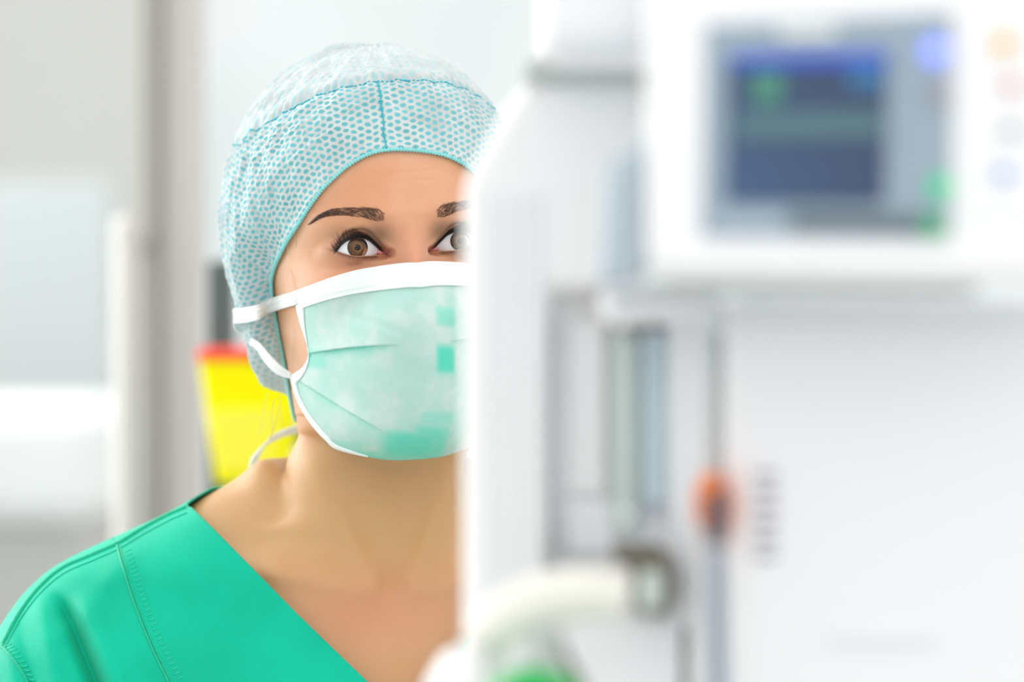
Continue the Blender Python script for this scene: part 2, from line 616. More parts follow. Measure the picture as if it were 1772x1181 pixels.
def crease_z(ex):
    return zup(np.clip(ex, XO, XI)) + 4.9 - .010 * (ex - 1) ** 2


def S_plain(x, z):
    Wd, F, n = hW(z), hF(z), hN(z)
    t = np.clip(np.abs(x) / Wd, 0, .9999)
    return YC - (YC - F) * (1 - t ** n) ** (1 / n)


def nose_h(z):
    return np.interp(z, [-62, -56, -52, -46, -40, -32, -24, -16, -8, 0, 8, 16], [0, 3, 11, 21, 24, 20.5, 16.5, 12.5, 8.6, 5.4, 2.2, 0])


def nose_w(z):
    return np.interp(z, [-60, -48, -40, -30, -15, 0, 10], [17, 15, 12, 9.5, 8.6, 8.2, 11])


def S_face(x, z, lids=True):
    y = S_plain(x, z)
    ax = np.abs(x)
    fade = 1 - sm(.80, .97, ax / hW(z))
    D = 2.6 * g2(ax, z, 27, 19, 20, 7) + 1.0 * g2(x, z, 0, 17, 12, 9)           # brow ridge, glabella
    D += 2.2 * g2(ax, z, 55, 16, 9, 10)
    D -= 1.6 * g2(ax, z, 66, 10, 9, 16)                                        # temple
    D -= 8.2 * g2(ax, z, 31, -1, 17, 12.5)                                      # socket
    D -= 2.6 * g2(ax, z, 16, 2, 6, 9)                                           # inner corner hollow
    D += 5.0 * g2(ax, z, 46, -22, 20, 14)                                       # cheekbone
    D += 1.5 * g2(ax, z, 35, -40, 22, 20)
    D += 5.0 * g2(x, z, 0, -70, 24, 14) + 2.6 * g2(x, z, 0, -65, 17, 3.2) + 3.2 * g2(x, z, 0, -75, 15, 3.6) - 1.2 * g2(x, z, 0, -69.5, 22, 1.3)
    D -= 2.5 * g2(x, z, 0, -84, 20, 6)
    D += 5.0 * g2(x, z, 0, -98, 17, 11)                                         # chin
    D += nose_h(z) * np.exp(-(ax / nose_w(z)) ** 2.0)
    D += 5.5 * g2(ax, z, 12.5, -46, 6.5, 6)                                     # nostril wings
    D -= .35 * np.exp(-((z - 44 - .4 * np.sin(x / 9)) / .9) ** 2) * (1 - sm(18, 30, ax))
    D -= .28 * np.exp(-((z - 38 - .5 * np.sin(x / 7 + 1)) / .8) ** 2) * (1 - sm(14, 26, ax))
    y = y - D * fade
    if lids:
        ex, ez = eye_rel(x, z)
        rho = np.sqrt(ex ** 2 + ez ** 2)
        ly = lid_y(ex, ez)
        yb = -smax(-y, -ly, 2.6)
        up = ez - crease_z(ex)
        inx = sm(XO - 5, XO + 3, ex) * (1 - sm(XI - 1, XI + 4, ex))
        yb = yb - 1.15 * inx * np.exp(-((up - 2.2) / 1.9) ** 2)                 # fold of skin over the crease
        yb = yb + .95 * inx * np.exp(-(up / .62) ** 2)                          # the crease
        lowf = ez - (zlo(np.clip(ex, XO, XI)) - 5.2)
        yb = yb + .25 * inx * np.exp(-(lowf / .9) ** 2)
        # close to the opening the lid lies on the eyeball
        d_up = np.maximum(ez - zup(np.clip(ex, XO, XI)), 0)
        d_lo = np.maximum(zlo(np.clip(ex, XO, XI)) - ez, 0)
        d = np.sqrt((d_up + d_lo) ** 2 + np.maximum(0, np.maximum(ex - XI, XO - ex)) ** 2)
        w = 1 - sm(.4, 3.6, d)
        yb = yb * (1 - w) + ly * w
        k = 1 - sm(26, 40, rho)
        y = yb * k + y * (1 - k)
    return y


NT = 720
# denser sampling across the face
_u = np.linspace(-1, 1, NT + 1)[:-1]
TH = math.pi * (_u * .52 + .48 * np.sign(_u) * np.abs(_u) ** 2.4)


def head_ring(z, feat=True):
    z = np.broadcast_to(np.asarray(z, float), TH.shape)
    n = hN(z); Wd = hW(z)
    s, c = np.sin(TH), np.cos(TH)
    x = Wd * np.sign(s) * np.abs(s) ** (2 / n)
    front = c > 0
    y = np.where(front, S_face(x, z) if feat else S_plain(x, z), YC + (hB(z) - YC) * np.abs(c) ** (2 / n))
    return np.stack([x, y, z], -1)


BT = np.array([  # body rings: z, half width, front y, back y
    (-134, 57, -50, 54), (-148, 58, -50, 56), (-162, 62, -50, 58), (-172, 74, -51, 60)], float)

# outline of the clothed shoulders (z, half width, front, back, exponent) and the skin beneath
GT = np.array([
    (-128, 62, -58, 60, 2.0), (-136, 76, -58, 64, 2.0), (-144, 90, -58, 68, 2.0), (-152, 104, -58, 72, 2.0), (-163, 122, -60, 76, 2.05),
    (-173, 142, -62, 80, 2.1), (-184, 168, -66, 84, 2.15), (-193, 188, -70, 86, 2.2), (-202, 205, -74, 88, 2.25),
    (-218, 222, -80, 92, 2.3), (-235, 234, -88, 94, 2.35), (-250, 242, -95, 96, 2.4), (-270, 248, -104, 97, 2.4),
    (-300, 250, -114, 97, 2.4), (-330, 236, -118, 96, 2.3), (-350, 195, -118, 95, 2.2), (-380, 172, -112, 93, 2.2), (-420, 166, -104, 92, 2.2)], float)
_gz = np.arange(-420, 131, 0.5)


def _gt(c, sig=4):
    return smooth_table(GT[:, 0], GT[:, c], sig)[1]


gWt, gFt, gBt, gNt = _gt(1), _gt(2), _gt(3), _gt(4)


def garment_ring(z, off=0.0):
    z = np.broadcast_to(np.asarray(z, float), TH.shape)
    Wd = np.interp(z, _gz, gWt) + off; F = np.interp(z, _gz, gFt) - off; B = np.interp(z, _gz, gBt) + off; n = np.interp(z, _gz, gNt)
    yc = 12.0
    t = np.linspace(-math.pi, math.pi, NT + 1)[:-1]
    s, c = np.sin(t), np.cos(t)
    x = Wd * np.sign(s) * np.abs(s) ** (2 / n)
    y = np.where(c > 0, yc - (yc - F) * np.abs(c) ** (2 / n), yc + (B - yc) * np.abs(c) ** (2 / n))
    return np.stack([x, y, z], -1)


def seg_dist(P, a, b):
    a = np.asarray(a, float); b = np.asarray(b, float)
    ab = b - a
    t = np.clip(((P - a) @ ab) / (ab @ ab), 0, 1)
    return np.linalg.norm(P - (a + t[..., None] * ab), axis=-1), t


def body_relief(P):
    """clavicles, neck cords, hollow between the collar bones: moves skin forward (+) in mm, by front x/z only"""
    x, z = P[:, 0], P[:, 2]
    Q = np.stack([np.abs(x), z], -1)
    d = np.zeros(len(P))
    dd, t = seg_dist(Q, (14, -212), (70, -199)); d += 2.3 * np.exp(-(dd / 8.5) ** 2)
    dd, t = seg_dist(Q, (70, -199), (140, -186)); d += 2.4 * np.exp(-(dd / 9) ** 2)
    dd, t = seg_dist(Q, (12, -204), (50, -125)); d += 3.4 * np.exp(-(dd / 7.5) ** 2) * (1 - .3 * t)
    d -= 4.5 * g2(x, z, 0, -203, 10, 12)
    d -= 3.4 * g2(np.abs(x), z, 62, -184, 24, 8)
    d += 1.6 * g2(x, z, 0, -165, 10, 18)
    d -= .5 * np.exp(-((z + 158 + .02 * x * x * .1) / 2.0) ** 2) * (1 - sm(22, 44, np.abs(x)))
    d -= .3 * np.exp(-((z + 176) / 2.0) ** 2) * (1 - sm(15, 34, np.abs(x)))
    return d


def build_body(parent):
    rings, gaps = [], []
    zs = np.concatenate([np.linspace(117.5, 108, 10), np.arange(107, -101, -.8)])
    R = [xf(nH, head_ring(z)) for z in zs]
    # under the jaw, down the neck, into the shoulders
    keys = [R[-1]]
    for z, fy, nn in ((-107, -19, 0), (-112, -12, 0), (-116, 2, 0), (-119, 22, 0), (-123, 40, 0)):
        r = head_ring(z, False)
        F0 = hF(z)
        fr = np.cos(TH) > 0
        y = r[:, 1]
        r[:, 1] = np.where(fr, YC - (YC - y) * (YC - fy) / (YC - F0), y)
        # the jaw line climbs towards the ears, so the sides stay a little higher than the chin
        side = np.abs(np.sin(TH)) ** 2
        r[:, 2] += side * 10
        keys.append(xf(nH, r))
    t = TH
    for z, Wd, F, B in BT:
        n = 2.05
        s, c = np.sin(t), np.cos(t)
        x = Wd * np.sign(s) * np.abs(s) ** (2 / n)
        y = np.where(c > 0, F * np.abs(c) ** (2 / n), B * np.abs(c) ** (2 / n))
        rr = np.stack([x, y, np.full_like(x, z)], -1)
        rr[:, 2] += np.interp(z, [-172, -162, -148, -134], [40, 25, 6, 0]) * sm(-.5, .3, -c)
        keys.append(xf(nB, rr))
    # shoulders: rings on which the back climbs and the front drops
    for z, Wd, F, B in ((-180, 92, -53, 64), (-188, 113, -56, 68), (-199, 148, -61, 72), (-214, 172, -66, 74), (-232, 192, -73, 76), (-252, 206, -82, 78), (-275, 212, -92, 80), (-310, 205, -98, 80),
                        (-345, 180, -110, 86), (-380, 160, -104, 84), (-470, 138, -88, 80), (-560, 158, -92, 92), (-640, 172, -92, 104)):
        n = 2.15
        s, c = np.sin(t), np.cos(t)
        x = Wd * np.sign(s) * np.abs(s) ** (2 / n)
        y = np.where(c > 0, 14 + (F - 14) * np.abs(c) ** (2 / n), 14 + (B - 14) * np.abs(c) ** (2 / n))
        lift = 30 * sm(-178, -176, -z * -1) if False else 0
        rr = np.stack([x, y, np.full_like(x, z)], -1)
        up = np.interp(z, [-345, -232, -199, -188, -180], [0, 8, 20, 38, 42])
        rr[:, 2] += up * (sm(-.75, .2, -c)) * (1 - .25 * np.abs(s))
        keys.append(xf(nB, rr))
    K = np.array(keys)
    seglen = np.linalg.norm(np.diff(K, axis=0), axis=2).max(1)
    kn = []
    for i in range(len(K) - 1):
        m = max(3, int(seglen[i] / (.0016 if i < 17 else .006)))
        kn += [i + j / m for j in range(1, m + 1)]
    Q = np.concatenate([2 * K[:1] - K[1:2], K, 2 * K[-1:] - K[-2:-1]])
    Q[0] = R[-6]
    for s in kn:
        i = min(int(s), len(K) - 2); f = s - i
        a, b, c, d = Q[i], Q[i + 1], Q[i + 2], Q[i + 3]
        R.append(.5 * (2 * b + (c - a) * f + (2 * a - 5 * b + 4 * c - d) * f ** 2 + (3 * b - a - 3 * c + d) * f ** 3))
    R = np.array(R)
    nh = len(zs)
    # soften the neck and shoulder rows, keep the face
    for _ in range(24):
        sub = R[nh - 4:].copy()
        sub[1:-1] = .5 * sub[1:-1] + .25 * (sub[2:] + sub[:-2])
        R[nh - 4:][1:-1] = sub[1:-1]
    nr = len(R)
    V = R.reshape(-1, 3).copy()
    # relief of neck and chest along the outward direction
    L = xfi(nBi, V[nh * NT:])
    fr = (L[:, 1] < 15)
    rel = body_relief(L) * fr * (1 - sm(-40, 25, L[:, 1])) * sm(-122, -140, L[:, 2])
    L[:, 1] -= rel
    V[nh * NT:] = xf(nB, L)
    F = grid_faces(nr, NT, closed=True, flip=False)
    # eye openings
    HL = xfi(nHi, V)
    keep = np.ones(len(F), bool)
    row = np.arange(nr); extraV, extraF = [], []
    base = len(V)
    zrow = zs
    for sgn in (-1, 1):
        r0 = int(np.argmin(np.abs(zrow - (EYZ + 12.5)))); r1 = int(np.argmin(np.abs(zrow - (EYZ - 12))))
        ringx = HL[(r0 + r1) // 2 * NT:((r0 + r1) // 2 + 1) * NT]
        fr_ok = ringx[:, 1] < 40
        lo, hi = sorted((sgn * (EYX - XO + 4), sgn * (EYX - XI - 2.5)))
        idx = np.where((ringx[:, 0] > lo) & (ringx[:, 0] < hi) & fr_ok)[0]
        c0, c1 = idx.min(), idx.max()
        fi = np.arange(len(F)); ri, ci = fi // NT, fi % NT
        keep &= ~((ri >= r0) & (ri < r1) & (ci >= c0) & (ci < c1))
        loop = [(r0, c) for c in range(c0, c1)] + [(r, c1) for r in range(r0, r1)] + [(r1, c) for c in range(c1, c0, -1)] + [(r, c0) for r in range(r1, r0, -1)]
        lid_idx = [r * NT + c for r, c in loop]
        B = HL[lid_idx]
        ex, ez = EYX - np.abs(B[:, 0]), B[:, 2] - EYZ
        # dense contour; match by normalised angle
        C = EYE_CONT
        cen = np.array([(XO + XI) / 2, 0.3])
        asp = 1.9
        angC = np.unwrap(np.arctan2((C[:, 1] - cen[1]) * asp, C[:, 0] - cen[0]))
        angB = np.unwrap(np.arctan2((ez - cen[1]) * 1.25, ex - cen[0]))
        if (angB[-1] - angB[0]) * (angC[-1] - angC[0]) < 0:
            Cc = C[::-1]; angC = np.unwrap(np.arctan2((Cc[:, 1] - cen[1]) * asp, Cc[:, 0] - cen[0]))
        else: Cc = C
        per = 2 * math.pi * np.sign(angC[-1] - angC[0])
        aC = np.concatenate([angC - per, angC, angC + per]); Cx = np.tile(Cc[:, 0], 3); Cz = np.tile(Cc[:, 1], 3)
        while angB.mean() - angC.mean() > math.pi: angB -= 2 * math.pi
        while angB.mean() - angC.mean() < -math.pi: angB += 2 * math.pi
        o = np.argsort(aC)
        cx = np.interp(angB, aC[o], Cx[o]); cz = np.interp(angB, aC[o], Cz[o])
        nb = len(lid_idx)
        prev = lid_idx
        K_ = 18
        for k in range(1, K_ + 1):
            f = k / K_
            f = 1 - (1 - f) ** 1.3
            px_, pz_ = ex * (1 - f) + cx * f, ez * (1 - f) + cz * f
            x = sgn * (EYX - px_); z = pz_ + EYZ
            y = S_face(x, z)
            if k == K_: y = lid_y(px_, pz_)
            ids = list(range(base + len(extraV), base + len(extraV) + nb))
            extraV += [tuple(p) for p in np.stack([x, y, z], -1)]
            for i in range(nb):
                j = (i + 1) % nb
                extraF.append((prev[i], prev[j], ids[j], ids[i]))
            prev = ids
        for shrink, dy in ((.35, .12), (.6, .7), (.7, 2.2)):
            zm = .5 * (zup(cx) + zlo(cx))
            x2 = cx; z2 = cz + np.clip(zm - cz, -shrink, shrink)
            x = sgn * (EYX - x2); z = z2 + EYZ
            y = lid_y(cx, cz) + dy
            ids = list(range(base + len(extraV), base + len(extraV) + nb))
            extraV += [tuple(p) for p in np.stack([x, y, z], -1)]
            for i in range(nb):
                j = (i + 1) % nb
                extraF.append((prev[i], prev[j], ids[j], ids[i]))
            prev = ids
    EV = np.array(extraV)
    V = np.vstack([V, xf(nH, EV)])
    faces = [tuple(f) for f in F[keep]] + extraF
    # closing caps
    top = len(V); V = np.vstack([V, V[:NT].mean(0) + np.array([[0, 0, .0006]])])
    faces += [(top, (j + 1) % NT, j) for j in range(NT)]
    bot = len(V); V = np.vstack([V, V[(nr - 1) * NT:nr * NT].mean(0)])
    faces += [(bot, (nr - 1) * NT + j, (nr - 1) * NT + (j + 1) % NT) for j in range(NT)]
    # upper arms and forearms, hanging inside the sleeves; each ends in a hand with separate fingers
    for sgn in (-1, 1):
        P = catmull(np.array([(sgn * 150, 10, -255), (sgn * 190, 10, -290), (sgn * 210, 10, -350), (sgn * 222, 14, -450), (sgn * 226, 10, -520), (sgn * 228, -8, -620), (sgn * 228, -30, -730), (sgn * 227, -36, -760), (sgn * 226, -42, -800), (sgn * 226, -48, -830)]), 70)
        r = catmull(np.array([[36], [44], [45], [40], [37], [37], [27], [26], [34], [20]]), 70)[:, 0] / 1000
        v, f = tube_geo(xf(nB, P), r, 28)
        v = np.array(v)
        o = len(V); V = np.vstack([V, v]); faces += [tuple(i + o for i in q) for q in f]
        for q, (dy, ln, rr) in enumerate(((-30, 66, 8.5), (-10, 76, 9), (10, 72, 8.6), (29, 58, 7.6))):
            a = np.array([sgn * 226, -46 + dy * .8, -812]); e = a + np.array([-sgn * 6, dy * .1 - 4, -ln * .55]); g = a + np.array([-sgn * 22, dy * .15 - 8, -ln])
            v, f = tube_geo(xf(nB, catmull(np.array([a, e, g]), 12)), np.linspace(rr, rr * .75, 12) / 1000, 12)
            o = len(V); V = np.vstack([V, np.array(v)]); faces += [tuple(i + o for i in w_) for w_ in f]
        a = np.array([sgn * 222, -66, -775]); e = a + np.array([-sgn * 10, -26, -30]); g = a + np.array([-sgn * 18, -32, -62])
        v, f = tube_geo(xf(nB, catmull(np.array([a, e, g]), 12)), np.linspace(12, 8, 12) / 1000, 12)
        o = len(V); V = np.vstack([V, np.array(v)]); faces += [tuple(i + o for i in w_) for w_ in f]
    # pigment: make-up, lips, warmer cheeks; plus bounce light painted on the neck
    HL = xfi(nHi, V)
    x, y, z = HL.T
    front = (y < 45) & (z > -100)
    ex, ez = eye_rel(x, z)
    exc = np.clip(ex, XO, XI)
    dU = ez - zup(exc); dL = zlo(exc) - ez
    outx = np.maximum(0, np.maximum(ex - XI, XO - ex))
    ins = (1 - sm(0, 2.2, outx * np.where(ex > XI, 2.4, 1)))
    liner = ins * ((dU > -1.2) & (dU < 12)) * (1 - sm(0, 1, (np.abs(dU) - .3) / np.interp(ex, [XO, 0, 8, XI], [3.2, 2.8, 1.4, .7]))) * .97
    wing = np.exp(-((ex - (XO - 1.6)) / 2.6) ** 2 - ((ez - zup(np.array(XO)) - .2 + (ex - XO) * .35) / .8) ** 2) * .55
    liner = np.maximum(liner, wing)
    cre = np.abs(ez - crease_z(ex))
    liner = np.maximum(liner, .5 * ins * np.exp(-(cre / .55) ** 2) * sm(XO, XO + 6, ex) * (1 - sm(XI - 7, XI, ex)))
    lowl = ins * (1 - sm(.2, 1.0, np.abs(dL))) * .30 * (1 - sm(6, 13, ex))
    liner = np.maximum(liner, lowl)
    plate = ins * sm(-.5, .5, dU) * (1 - sm(crease_z(ex) - 1.2, crease_z(ex) + 1.4, ez))
    brown = .72 * plate * (1 - sm(3, 13, ex) * .5) + .40 * np.exp(-((ex + 1) / 15) ** 2 - ((dL - 2.8) / 4.2) ** 2) * (dL > -.5) + .35 * np.exp(-((ex - XO - 0) / 6) ** 2 - ((ez - 1.5) / 5) ** 2)
    shadow = .62 * np.exp(-((ex - 12) / 8.0) ** 2 - ((ez - 4.5) / 7.5) ** 2) + .34 * np.exp(-((ex - 1) / 15) ** 2 - ((ez - 9.0) / 4.4) ** 2) + .45 * plate * sm(3, 13, ex)
    shadow *= (np.abs(x) > 8.2) | True
    pink = np.exp(-((ex - XI + .5) / 1.6) ** 2 - ((ez + 4) / 1.6) ** 2) * .9
    lips = np.exp(-(x / 20) ** 4) * (np.exp(-((z + 65.5) / 4) ** 4) + np.exp(-((z + 75) / 4.5) ** 4)) * .6
    pink = np.maximum(pink, lips)
    blush = .38 * np.exp(-(x / 10) ** 2 - ((z + 18) / 26) ** 2) + .25 * g2(np.abs(x), z, 44, -26, 20, 14)
    BL = xfi(nBi, V)
    blush += .35 * g2(BL[:, 0], BL[:, 2], -8, -225, 60, 26) * (BL[:, 1] < 0)
    neck = .85 * sm(-96, -128, z) + .25 * sm(-20, 60, y) * (z > -110)  # green bounce from scrubs and mask, painted into the skin as olive
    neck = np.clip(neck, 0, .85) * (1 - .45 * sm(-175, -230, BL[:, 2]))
    at = dict(neck_bounce_tint=neck, liner=liner * front, brown_makeup=np.clip(brown, 0, .8) * front, shadow_makeup=np.clip(shadow, 0, .7) * front, pink=pink * front, blush=np.clip(blush, 0, .6) * (y < 60))
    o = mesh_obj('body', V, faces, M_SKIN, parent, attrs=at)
    bm = bmesh.new(); bm.from_mesh(o.data); bmesh.ops.recalc_face_normals(bm, faces=bm.faces); bm.to_mesh(o.data); bm.free()
    return o


def bvh_of(o):
    me = o.data
    return BVHTree.FromPolygons([v.co for v in me.vertices], [tuple(p.vertices) for p in me.polygons])


def hit(bvh, px, py, lift=0.0):
    """the point of a surface seen at a photo pixel"""
    d = Vector(((px - IMW / 2) / KPX, 1, -(py - IMH / 2) / KPX)).normalized()
    loc, nrm, i, dist = bvh.ray_cast(Vector((0, 0, CAMZ)), d)
    if loc is None: return None
    if nrm.dot(d) > 0: nrm = -nrm
    return loc + nrm * lift, nrm


person = empty('person', (BODY_O.x, BODY_O.y, 0))
tag(person, 'person in green scrubs, dotted cap and surgical mask, gazing past the white machine', 'person')


def under_person(o):
    o.parent = person
    o.matrix_parent_inverse = Matrix.Translation(person.location).inverted()
    return o


body = under_person(build_body(None))
body_bvh = bvh_of(body)


# ------------------------------------------------------------------ eyes
def build_eyes():
    for sgn in (-1, 1):
        c = xf(nH, (sgn * EYX, 0, EYZ))
        rot = (Matrix.Rotation(-ROLL, 4, 'Y') @ Matrix.Rotation(YAW, 4, 'Z')).to_euler()
        nu, nv = 72, 96
        V, F = [], []
        for i in range(nu + 1):
            a = math.pi * i / nu
            for j in range(nv):
                b = 2 * math.pi * j / nv
                r = 12.0 * math.sin(a)
                x, z, y = r * math.cos(b), r * math.sin(b), -12.0 * math.cos(a)
                # the white reaches into both corners
                k = sm(6.2, 12, abs(x))
                x *= 1 + (.40 if x * sgn < 0 else .18) * k
                V.append((x / 1000, y / 1000, z / 1000))
        for i in range(nu):
            for j in range(nv):
                F.append((i * nv + j, i * nv + (j + 1) % nv, (i + 1) * nv + (j + 1) % nv, (i + 1) * nv + j))
        e = mesh_obj('eye', V, F, M_EYE)
        e.location = c; e.rotation_euler = rot
        under_person(e)
        V, F = [], []
        for i in range(20):
            r = 6.6 * i / 19
            y = -math.sqrt(max(0, 12.02 ** 2 - r * r)) - 1.25 * (1 - (r / 6.6) ** 2)
            for j in range(48):
                b = 2 * math.pi * j / 48
                V.append((r * math.cos(b) / 1000, y / 1000, r * math.sin(b) / 1000))
        for i in range(19):
            for j in range(48):
                F.append((i * 48 + j, i * 48 + (j + 1) % 48, (i + 1) * 48 + (j + 1) % 48, (i + 1) * 48 + j))
        mesh_obj('cornea', V, F, M_CORNEA, e)
        # pink inner corner
        V, F = [], []
        for i in range(13):
            for j in range(16):
                a, b = math.pi * i / 12, 2 * math.pi * j / 16
                V.append(((-sgn * (15.2) + 3.4 * math.sin(a) * math.cos(b)) / 1000, (-4.4 - 2.4 * math.cos(a)) / 1000, (-3.3 + 1.9 * math.sin(a) * math.sin(b)) / 1000))
        for i in range(12):
            for j in range(16):
                F.append((i * 16 + j, i * 16 + (j + 1) % 16, (i + 1) * 16 + (j + 1) % 16, (i + 1) * 16 + j))
        mesh_obj('inner_corner', V, F, M_TEAR, e)


build_eyes()


def mirror_pts(P):
    """points on one side of the head mirrored to the other (world in, world out)"""
    L = xfi(nHi, P); L = np.array(L); L[:, 0] *= -1
    return xf(nH, L)


def strands(name, items, mat):
    """items: list of (points (n,3) world, root radius) -> one mesh of tapering hairs, plus its mirror"""
    for mir in (False, True):
        P, R_ = [], []
        for pts, r in items:
            pts = np.asarray(pts)
            P.append(mirror_pts(pts) if mir else pts)
            R_.append(r * np.linspace(1, .12, len(pts)) ** .8)
        under_person(tubes(name, P, R_, mat, None, 5))


def brows():
    up = catmull(np.array([(541, 385), (552, 374), (562, 367), (574, 362.5), (588, 360), (610, 358.5), (630, 359), (645, 360.5), (657, 363.5), (668, 371)]), 120)
    lo = catmull(np.array([(538, 388), (549, 382), (562, 376.5), (578, 373.5), (596, 373.5), (612, 375), (628, 378), (641, 381), (655, 384), (668, 382)]), 120)
    items = []
    for i in range(1150):
        t = random.random() ** .9
        if random.random() < (t - .82) / .18 * .65: continue
        k = int(t * 119)
        s = random.random()
        p = up[k] * (1 - s) + lo[k] * s
        # hairs fan upwards at the nose end and lie along the brow further out
        top_a = np.interp(t, [0, .3, .6, .85, 1], [206, 200, 186, 162, 136]); bot_a = np.interp(t, [0, .3, .6, .85, 1], [198, 180, 158, 132, 108])
        a0 = top_a * (1 - s) + bot_a * s + random.gauss(0, 5 + 5 * t)
        L = np.interp(t, [0, .2, .7, 1], [8, 12, 13, 8]) * random.uniform(.55, 1.1)
        a = math.radians(a0)
        q = p + np.array([math.cos(a), -math.sin(a)]) * L
        q1 = (p + q) / 2 + np.array([-math.sin(a), -math.cos(a)]) * L * .10 + np.array([random.uniform(-.4, .4), -.3])
        out = []
        for f in np.linspace(0, 1, 5):
            c = (1 - f) ** 2 * p + 2 * f * (1 - f) * q1 + f * f * q
            h = hit(body_bvh, c[0], c[1], .00012 + .0003 * f * (1 - f) * 4)
            if h is None: break
            out.append(h[0])
        if len(out) == 5:
            items.append((out, random.uniform(.00004, .00007)))
    strands('eyebrow', items, M_BROW)


brows()


def lashes():
    items = []
    for i in range(190):
        t = (i + random.uniform(-.4, .4)) / 189
        t = min(max(t, 0), 1)
        ex = XO + .4 + (XI - XO - 4.5) * t
        ez = float(zup(np.array(ex)))
        root = np.array([-(EYX - ex), float(lid_y(ex, ez)) - .05, ez + EYZ])
        L = np.interp(t, [0, .15, .6, .9, 1], [6.5, 8.2, 7.0, 4.4, 3]) * random.uniform(.75, 1.1)
        side = np.interp(t, [0, .3, .7, 1], [-1.05, -.55, .0, .45]) + random.uniform(-.14, .14)
        fwd = -1.0
        P = []
        for f in np.linspace(0, 1, 7):
            P.append(root + L * np.array([side * .62 * f, fwd * .62 * (f - .32 * f * f), -.16 * f * (1 - f) + .74 * f * f]))
        items.append((xf(nH, P), random.uniform(.00011, .00017)))
    for i in range(60):
        t = (i + random.uniform(-.4, .4)) / 59
        t = min(max(t, 0), 1)
        ex = XO + 1.5 + (XI - XO - 8) * t
        ez = float(zlo(np.array(ex)))
        root = np.array([-(EYX - ex), float(lid_y(ex, ez)) - .05, ez + EYZ])
        L = random.uniform(2.6, 4.6)
        side = np.interp(t, [0, .5, 1], [-.7, -.1, .3]) + random.uniform(-.18, .18)
        P = [root + L * np.array([side * .6 * f, -.5 * f, -.75 * f + .1 * f * f]) for f in np.linspace(0, 1, 5)]
        items.append((xf(nH, P), .00009))
    strands('eyelashes', items, M_LASH)


lashes()

# ------------------------------------------------------------------ surgical cap
CC = np.array([0.0, 88.0, 22.0])          # centre of the cap, head millimetres


def implicit_radius(D, fW, fF, fB, fN, yc, top):
    lo = np.full(len(D), 10.0); hi = np.full(len(D), 240.0)
    for _ in range(26):
        mid = .5 * (lo + hi)
        P = CC + D * mid[:, None]
        z = P[:, 2]
        Wd = fW(z); n = fN(z)
        F = yc - fF(z); B = fB(z) - yc
        q = np.where(P[:, 1] < yc, (np.abs(P[:, 0]) / Wd) ** n + (np.abs(P[:, 1] - yc) / F) ** n, (np.abs(P[:, 0]) / Wd) ** 2.1 + (np.abs(P[:, 1] - yc) / B) ** 2.1)
        inside = (q < 1) & (z < top)
        lo = np.where(inside, mid, lo); hi = np.where(inside, hi, mid)
    return lo


CT = np.array([  # outline of the filled cap: z, half width, front y, back y
    (132, 5, 92, 108), (130, 22, 70, 126), (125, 38, 48, 146), (116, 54, 25, 164), (104, 67, 6, 178), (90, 77, -9, 188), (75, 85, -18, 195),
    (60, 91, -23, 199), (34, 97, -25, 202), (10, 97.5, -24, 200), (-10, 95, -20, 197), (-34, 89, -18, 190), (-57, 84, -14, 182),
    (-80, 81, -10, 172), (-97, 77, -5, 166), (-150, 66, 0, 158)], float)
cW = smooth_table(CT[:, 0], CT[:, 1], 3)[1]; cF = smooth_table(CT[:, 0], CT[:, 2], 3)[1]; cB = smooth_table(CT[:, 0], CT[:, 3], 3)[1]
R_head = lambda D: implicit_radius(D, hW, hF, hB, hN, YC, 117.5)
R_capf = lambda D: implicit_radius(D, lambda z: np.interp(z, _tz, cW), lambda z: np.interp(z, _tz, cF), lambda z: np.interp(z, _tz, cB), lambda z: 2.15 + 0 * z, 104.0, 131.5)


def dirs(az, el):
    a, e = np.radians(az), np.radians(el)
    return np.stack([np.sin(a) * np.cos(e), -np.cos(a) * np.cos(e), np.sin(e)], -1)


def azel(P):
    d = np.asarray(P, float) - CC
    return np.degrees(np.arctan2(d[..., 0], -d[..., 1])), np.degrees(np.arctan2(d[..., 2], np.hypot(d[..., 0], d[..., 1])))


# the hem, read from the photograph onto the head, then carried round behind the ear and over the nape
HEM_PX = [(800, 287), (770, 272), (720, 264), (670, 262), (640, 268), (600, 292), (560, 330), (520, 390), (490, 440), (474, 488)]
hem = []
for p in HEM_PX:
    h = hit(body_bvh, *p)
    if h is None: continue
    hem.append(tuple(float(v) for v in azel(xfi(nHi, np.array(h[0])))))
left = sorted([(-a, e) for a, e in hem if a < -5 and a > -84])
right = sorted([(a, e) for a, e in hem if a > 3])
tail = [(86, -34), (88, -43), (91, -51), (96, -57), (101, -60.5), (112, -64), (135, -62), (180, -60)]
rt = right + [(max(a, right[-1][0] + 6), e) for a, e in left if a > right[-1][0] + 4]
HK = sorted([(-a, e) for a, e in left + tail] + [(a, e) for a, e in rt + tail[:-1]])
HKa = np.array([h[0] for h in HK] + [180.0]); HKe = np.array([h[1] for h in HK] + [-60.0])


def _resample(az, el, n):
    s = np.concatenate([[0], np.cumsum(np.hypot(np.diff(az), np.diff(el)))])
    t = np.linspace(0, s[-1], n)
    return np.interp(t, s, az), np.interp(t, s, el)


NCAP = 560
hA, hE = _resample(HKa, HKe, NCAP + 1)
_k = np.exp(-.5 * (np.arange(-12, 13) / 5.0) ** 2); _k /= _k.sum()
hE = np.convolve(np.pad(hE[:-1], 12, mode='wrap'), _k, 'valid'); hE = np.append(hE, hE[0])
hA = hA[:-1]; hE = hE[:-1]
seam_el = lambda az: np.interp(np.abs(az + 4), [0, 30, 60, 90, 184], [44.5, 42, 36, 31, 26]) + np.where(az > 0, np.interp(az, [0, 30, 60, 180], [0, 2, 3, 2]), 0)


